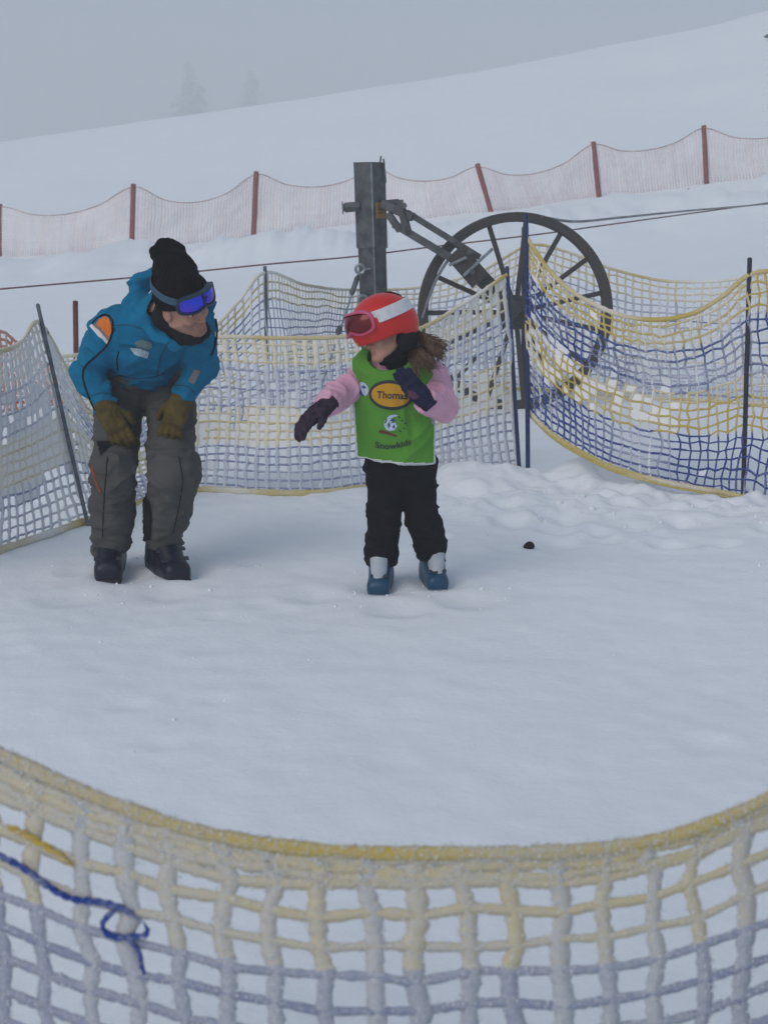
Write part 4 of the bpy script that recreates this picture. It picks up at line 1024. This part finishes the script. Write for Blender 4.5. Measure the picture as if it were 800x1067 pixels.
    piping('piping', jk, [(96, 337), (103, 330.5), (110, 328), (115.5, 331), (118, 340), (116.5, 350), (110, 361), (100, 371), (90, 380), (86.5, 388), (88, 400), (93, 414), (99, 427)], .0042, M_BLACK, jk)
    piping('piping', jk, [(224, 330), (226, 345), (224, 358), (220, 370)], .0042, M_BLACK, jk)
    print_poly('chest_badge', jk, [(140, 357), (148, 353), (157, 356), (159, 361), (154, 364), (142, 361)], M_GREYG, jk)
    print_poly('chest_print', jk, [(135, 362), (143, 362), (155, 366), (153, 373), (141, 369)], M_GREYW, jk, .0045)
    print_poly('sleeve_print', jk, [(196, 397), (203, 384), (209, 386), (202, 401)], M_GREYP, jk)
    piping('seam', jk, [(118, 340), (132, 338), (148, 342)], .0018, M_DKBLUE, jk); piping('seam', jk, [(203, 350), (196, 358), (190, 372)], .0018, M_DKBLUE, jk)
    piping('cuff_seam', jk, [(98, 411), (106, 409), (115, 411), (122, 416)], .0022, M_DKBLUE, jk); piping('cuff_seam', jk, [(182, 402), (190, 401), (198, 405), (203, 410)], .0022, M_DKBLUE, jk)
    piping('hem_seam', jk, [(112, 384), (125, 391), (140, 394), (158, 393), (172, 388)], .0022, M_DKBLUE, jk); piping('pocket_zip', jk, [(124, 366), (122, 376), (123, 386)], .0026, M_BLACK, jk)
    piping('zip', jk, [(176, 356), (170, 366), (166, 378), (164, 390)], .003, M_DKBLUE, jk)
    print_poly('knee_vent', tr, [(101, 460), (117, 459), (132, 456), (114, 466), (105, 475)], M_BLACK, tr, .004)
    print_poly('knee_vent', tr, [(170, 452), (181, 450), (190, 450), (191, 457), (182, 455)], M_BLACK, tr, .004)
    piping('orange_zip', tr, [(97, 485), (98, 493), (101, 502), (105, 513)], .006, M_ORZIP, tr)
    piping('seam', tr, [(112, 476), (110, 500), (108, 530), (107, 560)], .0022, M_BLACK, tr); piping('seam', tr, [(186, 476), (190, 500), (186, 530), (180, 556)], .0022, M_BLACK, tr)
    piping('pocket_zip', tr, [(104, 418), (110, 432), (113, 444)], .003, M_BLACK, tr)
    print_poly('inner_gaiter', tr, [(149, 518), (156, 521), (159, 535), (158, 562), (151, 563), (147, 550)], M_BLACK, tr, .004)
    return man

M_HAIRD = mat('dark_hair', (.018, .012, .008), .6, var=.4, vscale=80)
M_PANTS = mat('grey_ski_cloth', (.080, .079, .076), .85, spec=.15, var=.10, vscale=14, bump=.25, bscale=500, col2=None)
M_JACKET = mat('blue_softshell', (.003, .150, .285), .85, spec=.12, var=.08, vscale=10, bump=.2, bscale=700)
M_DKBLUE = mat('dark_blue_seam', (.004, .06, .13), .7)
M_BLACK = mat('black_fabric', (.008, .008, .010), .85, spec=.2, var=.3, vscale=20, bump=.3, bscale=400)
M_KNIT = mat('black_knit', (.007, .0066, .0066), .95, spec=.1, var=.3, vscale=120, bump=.8, bscale=260)
M_GOGF = mat('dark_goggle_frame', (.012, .03, .05), .4)
M_LENSB = mat('blue_mirror_lens', (.03, .07, .75), .14, .75, vscale=9, col2=(.16, .05, .55))
M_STRAPB = mat('blue_grey_strap', (.035, .09, .14), .8, var=.2, vscale=60)
M_OLIVE = mat('olive_leather', (.085, .060, .013), .8, spec=.2, var=.22, vscale=25, bump=.3, bscale=150)
M_BOOTN = mat('navy_boot_plastic', (.006, .008, .022), .42, var=.2, vscale=20)
M_SOLE = mat('black_sole', (.012, .012, .014), .7)
M_BUCK = mat('boot_buckle', (.06, .065, .08), .4, .5)
M_ORANGE = mat('orange_badge', (.70, .17, .015), .75, bump=.2, bscale=500)
M_ORZIP = mat('rust_orange_zip', (.26, .06, .02), .8)
M_WHITE = mat('white_print', (.70, .70, .70), .8)
M_GREYP = mat('grey_print', (.20, .18, .18), .8)
M_GREYG = mat('grey_green_print', (.12, .20, .20), .8)
M_GREYW = mat('pale_grey_print', (.38, .47, .52), .8, var=.3, vscale=120)
MAN = build_man()

# ------------------------------------------------------------------ the child in the green bib
M_RED = mat('red_helmet_shell', (.58, .018, .014), .38, var=.06, vscale=12)
M_PINKF = mat('pink_goggle_frame', (.55, .08, .17), .4)
M_LENSR = mat('dark_red_lens', (.13, .010, .014), .15, .3)
M_STRAPW = mat('white_strap', (.62, .63, .66), .8, var=.08, vscale=60)
M_INK = mat('dark_print', (.028, .034, .034), .8)
M_HAIRB = mat('brown_hair', (.120, .070, .042), .5, var=.45, vscale=60)
M_PINK = mat('pink_jacket', (.66, .36, .48), .85, var=.07, vscale=12, bump=.15, bscale=500, spec=.15)
M_PINKL = mat('pale_pink_panel', (.66, .42, .54), .85, var=.05, spec=.15)
M_GREEN = mat('green_bib_cloth', (.098, .285, .038), .85, var=.06, vscale=10, bump=.25, bscale=900, spec=.12)
M_BIND = mat('white_binding', (.60, .62, .62), .85)
M_YELP = mat('yellow_print', (.52, .27, .012), .8)
M_WHP = mat('white_blue_print', (.45, .55, .66), .8, var=.25, vscale=150)
M_BRP = mat('brown_red_print', (.13, .035, .02), .8)
M_BLUP = mat('blue_print', (.03, .07, .22), .8)
M_GLOVP = mat('plum_patterned_glove', (.012, .011, .020), .8, vscale=55, col2=(.050, .028, .048), spec=.15)
M_GLOVN = mat('navy_glove', (.008, .011, .038), .8, var=.3, vscale=40, spec=.2)
M_CUFFP = mat('pink_print_cuff', (.14, .035, .075), .8, vscale=120, col2=(.03, .02, .06))
M_PANTB = mat('black_ski_cloth', (.0055, .0055, .0075), .85, var=.2, vscale=14, bump=.25, bscale=400, spec=.15)
M_BOOTB = mat('blue_boot_plastic', (.010, .062, .125), .38, var=.12, vscale=20)
M_BOOTW = mat('white_boot_cuff', (.42, .46, .50), .45, var=.05)
M_GREYS = mat('grey_boot_sole', (.22, .24, .26), .6)

def build_child():
    root = g(424, 614); root[2] = 0
    PV = at(417, 484, 5.81); HA, HB = at(402, 492, 5.80), at(435, 492, 5.81); KA, KB = at(400, 541, 5.77), at(440, 540, 5.81)
    AA, AB = at(397, 590, 5.87), at(450, 584, 5.95)
    CH, WS, NB = at(411, 408, 5.78), at(414, 458, 5.80), at(408, 379, 5.77)
    SA, SB = at(379, 394, 5.80), at(449, 394, 5.79); EA, EB = at(352, 412, 5.68), at(462, 426, 5.68); WA, WB = at(338, 424, 5.54), at(442, 416, 5.53)
    HC = at(400, 346, 5.70); fr = head_frame(-54, 16, 12)
    # ---- body
    B = Field((-.55, 5.25, -.02), (.42, 6.02, 1.24), .010, ((-.14, 5.54, .90), (.14, 5.86, 1.20)), .0045)
    B.cone(PV, CH, .085, .095, .03, flat=(V3(0, 1, 0), .75)); B.cone(CH, NB, .09, .045, .03); B.cone(SA, SB, .04, .04, .03)
    for (S, E, W) in ((SA, EA, WA), (SB, EB, WB)): B.cone(S, E, .036, .029, .015); B.cone(E, W, .029, .021, .015)
    for (H, K, A, fd) in ((HA, KA, AA, V3(-.01, -.1, 0)), (HB, KB, AB, V3(.0, -.1, 0))):
        B.cone(H, K, .055, .040, .02); B.cone(K, A, .038, .028, .015); B.cone(A + V3(0, 0, -.02), A + fd * .7 + V3(0, 0, -.045), .024, .018, .015)
    B.cone(NB, HC - fr[2] * .05, .042, .040, .02)
    head_prims(B, HC, fr, .86)
    def pick(c, V, Q):
        q = (c - HC) @ fr.T / .86; m = np.zeros(len(c), int)
        m[(np.abs(q[:, 0]) < .018) & (q[:, 2] < -.060) & (q[:, 2] > -.079) & (q[:, 1] > .086)] = 1
        return m
    kid = soft('person', B, [M_SKIN, M_LIP], None, 0, origin=root, pick=pick, it=1)
    tag(kid, 'small child in green bib, red helmet and pink jacket reaching one glove out', 'person')
    eyes(kid, HC, fr, .86, M_IRIS)
    # ---- black snow trousers
    T = Field((-.20, 5.55, .03), (.36, 6.05, .74), .0075)
    T.cone(PV + V3(-.05, 0, .01), PV + V3(.05, 0, .01), .098, .098, .04); T.cone(PV, WS, .108, .10, .04, flat=(V3(0, 1, 0), .85))
    for (H, K, A, r0, r1, r2, sh) in ((HA, KA, AA, .080, .068, .066, -.004), (HB, KB, AB, .082, .068, .060, .012)):
        m_ = K * .4 + A * .6 + V3(sh, 0, 0); T.cone(H, K, r0, r1, .03); T.cone(K, m_, r1, r1 * .97, .02); T.cone(m_, A, r1 * .97, r2, .02, planes=[(A + V3(0, 0, .012), (0, 0, -1))])
    soft('trousers', T, M_PANTB, kid, .0072, (10, 10, 19), 14)
    # ---- pink jacket
    J = Field((-.40, 5.36, .58), (.42, 5.98, 1.06), .006)
    J.cone(WS, CH, .125, .125, .03, flat=(V3(0, 1, 0), .80)); J.cone(CH, NB, .125, .07, .04, flat=(V3(0, 1, 0), .85)); J.cone(SA, SB, .066, .066, .04)
    for (S, E, W, r) in ((SA, EA, WA, 0), (SB, EB, WB, .004)):
        e = unit(W - E); J.cone(S, E, .062 + r, .051 + r, .02); J.cone(E, W, .051 + r, .043 + r, .02, planes=[(W - e * .004, e)])
    J.chain([at(420, 387, 5.69), at(432, 381, 5.70), at(442, 373, 5.75), at(430, 366, 5.82)], [.012, .017, .018, .018], .015)
    jk = soft('jacket', J, M_PINK, kid, .0105, (11, 11, 16), 21)
    # ---- neck gaiter, ear pad
    N_ = Field((-.16, 5.52, .86), (.2, 5.92, 1.12), .006)
    N_.cone(NB, HC - fr[2] * .070 - fr[1] * .015, .064, .060, .02); N_.ell(HC - fr[2] * .088 + fr[1] * .030, (.048, .046, .022), fr, .015); N_.ell(HC - fr[2] * .050 - fr[1] * .035 + fr[0] * .02, (.072, .060, .062), fr, .02)
    soft('neck_gaiter', N_, M_BLACK, kid, .004, (22, 22, 40), 5)
    # ---- helmet
    Hm = Field((-.22, 5.50, .96), (.24, 5.95, 1.30), .005)
    hc = HC + fr[2] * .034 - fr[1] * .008
    Hm.ell(hc, (.116, .140, .118), fr, .01, planes=[(hc - fr[2] * .068, -fr[2] + .0 * fr[1])])
    Hm.ell(hc - fr[2] * .020 - fr[1] * .045, (.113, .096, .10), fr, .02, planes=[(hc - fr[2] * .078, -fr[2])])
    Hm.ell(hc - fr[2] * .050, (.100, .121, .100), fr, .006, mode='sub', planes=[(hc - fr[2] * .02, fr[2])])
    hl = soft('helmet', Hm, M_RED, kid, 0)
    for a in (-24, 24):
        vt = MB(); c0 = [hc + fr[0] * math.sin(R(a + k * .3)) * .11 * math.cos(R(e)) + fr[1] * math.cos(R(a)) * .136 * math.cos(R(e)) + fr[2] * .1185 * math.sin(R(e)) for k, e in enumerate(np.linspace(112, 146, 8))]
        vt.tube(c0, [.002, .006, .007, .007, .007, .007, .006, .002], 8); vt.build('vent', M_BLACK, hl, True)
    for q in (1, -1):
        Ep = Field((-.2, 5.5, .92), (.24, 5.92, 1.2), .006)
        Ep.ell(hc + fr[0] * .082 * q - fr[2] * .090 - fr[1] * .028, (.026, .050, .046), fr, .012); soft('ear_pad', Ep, M_BLACK, hl, 0)
    Rg = lambda a, z: math.sqrt(max(.05, 1 - (max(0, z - .014) / .125) ** 2)) * math.sqrt(1 / ((math.sin(a) / .117) ** 2 + (math.cos(a) / .140) ** 2)) + .001
    gg = goggle(hc, fr, lambda a, z: Rg(a, z) - .012 * math.cos(a) if math.cos(a) > .6 else Rg(a, z), .038, 1.10, kid, M_PINKF, M_LENSR, M_STRAPW, .050, .004, 46)
    # words on the strap, dark squiggles
    sb = o_bvh[gg.name] = None
    st = [o for o in bpy.data.objects if o.parent == gg and o.name.startswith('strap')][0]
    dm = st.data; off = root_of(st); o_bvh[st.name] = BVHTree.FromPolygons([tuple(np.array(v.co) + off) for v in dm.vertices], [tuple(p.vertices) for p in dm.polygons])
    for pts in (((398, 342), (401, 338), (403, 340)), ((405, 338), (407, 335.5), (410, 336)), ((411, 335), (414, 332), (416, 333)), ((418, 331), (421, 328), (423, 329))):
        piping('strap_print', st, pts, .0016, M_GREYP, st)
    print_poly('helmet_badge', hl, oval(384, 334, 3.2, 1.8, 14, .3), M_YELP, hl, .002); print_poly('helmet_badge', hl, oval(372.5, 359, 1.6, 2.4, 12), M_YELP, hl, .002)
    # ---- hair out from under the helmet
    rg = np.random.default_rng(7); hv, hf, n0 = [], [], 0
    for lock in range(26):                          # wavy locks, each a bundle of strands
        a = R(rg.uniform(88, 190)); z = rg.uniform(-.088, -.040); f = rg.uniform(0, 1)
        e0 = at(436 + 28 * f, 391 - 24 * f + rg.uniform(-6, 6), rg.uniform(5.62, 5.76)); ph0, fq0 = rg.uniform(0, 6.28), rg.uniform(1.5, 2.4)
        for i in range(34):
            a_ = a + rg.normal() * .10; z_ = z + rg.normal() * .007
            p0 = hc + fr[0] * math.sin(a_) * .095 + fr[1] * math.cos(a_) * .10 + fr[2] * z_; e = e0 + rg.normal(size=3) * .007; L = rg.uniform(.85, 1.06)
            p1 = p0 + np.array([.030, -.010, -.016]) + rg.normal(size=3) * .005; p3 = p0 + (e - p0) * L; p2 = p3 + np.array([-.014, 0, .036]) + rg.normal(size=3) * .005
            t = np.linspace(0, 1, 22)[:, None]; P = p0 * (1 - t) ** 3 + 3 * p1 * t * (1 - t) ** 2 + 3 * p2 * t ** 2 * (1 - t) + p3 * t ** 3
            ph, fq = ph0 + rg.normal() * .35, fq0 + rg.normal() * .08
            P += (.3 + t) * .0055 * np.concatenate([np.sin(ph + t * fq * 6.28), np.cos(ph + 1 + t * fq * 6.28), np.sin(ph * 2 + t * fq * 6.28)], 1)
            m = MB(); m.tube(P, np.interp(np.linspace(0, 1, 22), [0, .6, 1], [.0024, .0021, .0006]), 4, cap=False); V = np.concatenate(m.v); hv.append(V); hf += [tuple(k + n0 for k in f_) for f_ in m.f]; n0 += len(V)
    mesh_np('hair', np.concatenate(hv), hf, [M_HAIRB], kid, True)
    # ---- green bib: front and back panel hung over the shoulders
    V_ = Field((-.24, 5.50, .54), (.30, 5.99, 1.06), .0045)
    BW, BC = at(412, 474, 5.80), at(411, 400, 5.78)
    V_.cone(BW, BC, .153, .152, .03, flat=(V3(0, 1, 0), .87)); V_.cone(BC, NB + V3(0, 0, -.03), .148, .10, .05, flat=(V3(0, 1, 0), .85)); V_.cone(at(382, 386, 5.77), at(448, 385, 5.785), .066, .062, .03)
    V_.cone(at(411, 475, 5.785), at(410, 400, 5.785), .188, .186, .02, flat=(V3(0, 1, 0), .62), planes=[(at(376, 371, 5.675), (-.22, -.35, 1)), (at(446, 368, 5.675), (.26, -.35, 1)), (V3(0, 5.80, 0), (0, 1, 0))])
    V_.cut(BW + V3(0, 0, -.012), V3(-.10, 0, -1)); V_.cut(at(366.5, 420, 5.675), V3(-1, .0, -.06)); V_.cut(at(455, 420, 5.7), V3(1, .02, .0))
    nkc = at(405, 372, 5.715)
    V_.ell(nkc, (.082, .12, .055), np.eye(3), .006, mode='sub')
    V_.cone(at(462, 400, 5.79), at(452, 432, 5.75), .034, .040, .01, mode='sub')
    def edge(c, V, Q):
        m = np.zeros(len(c), int)
        d1 = (c - (BW + V3(0, 0, -.012))) @ unit(V3(-.10, 0, -1)); d2 = (c - at(366.5, 420, 5.675)) @ unit(V3(-1, 0, -.06)); d3 = (c - at(455, 420, 5.7)) @ unit(V3(1, .02, 0))
        m[(np.maximum(np.maximum(d1, d2), d3) > -.009)] = 1
        q = at(462, 400, 5.79); r = at(452, 432, 5.75); ab = r - q; h = np.clip(((c - q) @ ab) / ab.dot(ab), 0, 1); dd = np.linalg.norm(c - q - h[:, None] * ab, axis=1) - (.034 + .006 * h)
        m[dd < .008] = 1
        return m
    bib = soft('bib', V_, [M_GREEN, M_BIND], kid, .0085, (9, 9, 5), 31, it=2, pick=edge)
    ink = lambda nm, poly, m, l, sz=2.0: print_poly(nm, bib, poly, m, bib, l, sz)
    ink('name_badge', oval(407, 411.5, 22.5, 15.5, 36, .10), M_INK, .003); ink('name_badge', oval(407, 411.5, 19.5, 12.0, 36, .10), M_YELP, .0045)
    lettering('lettering', bib, 'Thomas', 408.5, 411.5, 31, 7.6, M_INK, bib, .03, 0, .006, .022)
    ink('round_badge', oval(378.8, 405.2, 5.4, 7.4, 24, -.35), M_WHP, .003); ink('badge_mark', [(374, 404), (376, 411), (381, 413), (378, 409), (376, 404)], M_BLUP, .0045); ink('badge_mark', [(377, 403), (380, 401), (382, 404), (380, 405)], M_BLUP, .0045, 1.5)  # blue marks printed on the pale badge
    # small emblem: pale swirl above two reddish skis, dark flecks
    ink('emblem', [(400, 443), (401, 438), (405, 435), (409, 437), (408, 441), (412, 440), (414, 444), (411, 448), (406, 449), (402, 447)], M_WHP, .003); ink('emblem', [(403, 436), (406, 432.5), (411, 431.5), (415, 433), (411, 434), (407, 436)], M_WHP, .003)
    ink('emblem_mark', [(404, 442), (406, 439), (407, 443), (405, 446)], M_BLUP, .0045, 1.2); ink('emblem_mark', [(409, 444), (411, 442), (412, 445), (410, 446)], M_BLUP, .0045, 1.2); ink('emblem_mark', [(401, 440), (403, 436), (404, 437), (402, 441)], M_INK, .0045, 1.2); ink('emblem_mark', [(406, 437.5), (410, 436), (412, 438), (409, 439)], M_BLUP, .0045, 1.2)  # blue and dark print marks inside the emblem
    ink('ski_print', [(394, 449), (397, 447.5), (407, 450.5), (414, 453.5), (413, 455), (405, 453), (396, 451)], M_BRP, .003)
    for (x, y) in ((416, 434.5), (422, 441), (420.5, 446), (417, 449), (419, 438)): ink('fleck', oval(x, y, 1.3, .9, 8, .5), M_INK, .003, 3)
    lettering('lettering', bib, 'Snowkids', 409.5, 461.2, 37, 6.6, M_INK, bib, -.11, 3.0, .004, .02)
    piping('bib_tie', jk, [(449, 452), (454, 456), (455, 463)], .004, M_BLACK, jk)
    # ---- gloves
    G = Field(WA - .24, WA + .24, .0042); d = unit(at(309, 447, 5.46) - WA)
    hand_prims(G, WA + d * .006, d, V3(.25, .3, -1), V3(.5, -.6, -.6), .98, 1.35, (.45, .5, .55, .6), .03, .6, cuff=.05, k=.008); soft('glove', G, M_GLOVP, kid, .002, (34, 34, 34), 3, it=1)
    G = Field(WB - .24, WB + .24, .0042); d = unit(at(417, 386, 5.515) - WB)
    hand_prims(G, WB + d * .006, d, V3(-.1, .9, .1), V3(-.5, -.2, -.5), .88, 1.3, (.5, .55, .6, .65), .02, .15, cuff=.045, k=.008); gl = soft('glove', G, M_GLOVN, kid, .002, (34, 34, 34), 9, it=1)
    print_poly('cuff_print', gl, [(424, 405), (431, 408), (437, 413), (432, 416), (425, 412)], M_CUFFP, gl, .003)
    # ---- ski boots
    for (A, d, mx) in ((AA, V3(-.10, -1, 0), 0), (AB, V3(.16, -1, 0), 1)):
        d = unit(d); sd = V3(-d[1], d[0], 0); up = V3(0, 0, 1); fr_ = np.stack([d, sd, up]); o = V3(A[0], A[1], 0) + d * .045; o[2] = GZ(o[0], o[1]) - .013
        Bt = Field(o - V3(.2, .2, .02), o + V3(.2, .2, .24), .005)
        Bt.box(o + up * .046, (.112, .046, .036), fr_, .028, .01); Bt.box(o - d * .045 + up * .062, (.062, .046, .05), fr_, .03, .015)
        Bt.cone(o + d * .06 + up * .058, o - d * .01 + up * .12, .040, .048, .02); Bt.cone(o - d * .058 + up * .08, o - d * .035 + up * .19, .050, .056, .02, planes=[(o + up * .185, up)])
        bo = soft('ski_boot', Bt, M_BOOTB, kid, 0)
        Tg = Field(o - V3(.2, .2, .02), o + V3(.2, .2, .24), .005)
        Tg.cone(o + d * .060 + up * .078, o + d * .022 + up * .185, .031, .044, .01, flat=(sd, .95), planes=[(o + up * .18, up)]); soft('boot_tongue', Tg, M_BOOTW, bo, 0)
        tg = [q for q in bo.children if q.name.startswith('boot_tongue')][0]; cx_, cy_ = ((396, 604), (452, 597))[mx]; print_poly('boot_print', tg, [(cx_ - 4, cy_ - 1), (cx_ + 4, cy_ - 2), (cx_ + 4, cy_ + 1), (cx_ - 4, cy_ + 1)], M_INK, tg, .002)
        s_ = Field(o - V3(.2, .2, .03), o + V3(.2, .2, .07), .005); s_.box(o + up * .012, (.115, .042, .016), fr_, .007, .005); soft('boot_sole', s_, M_GREYS, bo, 0)
        for (f, z, w) in ((.062, .098, .042), (.030, .135, .046)):
            bk = MB(); c = o + d * (f + .012) + up * z; bk.beam(c - sd * w * .8, c + sd * w * .9, .014, .008, unit(up + d * .6), .002); bk.build('buckle', M_BUCK, bo)
    return kid
KID = build_child()

# ------------------------------------------------------------------ loose crumbs of snow kicked up round the boots and along the nets
def crumbs():
    rg = np.random.default_rng(3); bm = bmesh.new(); bmesh.ops.create_icosphere(bm, subdivisions=1, radius=1)
    V0 = np.array([v.co[:] for v in bm.verts]); F0 = np.array([[v.index for v in f.verts] for f in bm.faces]); bm.free(); vs, fs, n = [], [], 0
    def put(x, y, r):
        nonlocal n
        if r < .003: return
        c = np.array([x, y, GZ(x, y) + r * .1]); V = V0 * (1 + .3 * rg.normal(size=(len(V0), 1)) * .6) * r * rg.uniform(.7, 1.2, 3) + c
        vs.append(V); fs.append(F0 + n); n += len(V0)
    for (cx, cy, s_) in ((-1.12, 6.05, .22), (-.85, 6.1, .22), (-.02, 5.72, .2), (.22, 5.8, .2)):
        for _ in range(45): put(cx + rg.normal() * s_, cy + rg.normal() * s_, abs(rg.normal()) * .0042)
    for _ in range(160): put(rg.uniform(-2.2, 2.4), rg.uniform(3.2, 7.4), abs(rg.normal()) * .004)
    for _ in range(70): put(rg.uniform(0, 2.6), 7.3 + rg.normal() * .3, abs(rg.normal()) * .009)
    o = mesh_np('snow_crumbs', np.concatenate(vs), np.concatenate(fs), [M_SNOW], None, True); tag(o, 'loose crumbs of snow scattered over the trodden ring', 'snow', kind='stuff')
crumbs()
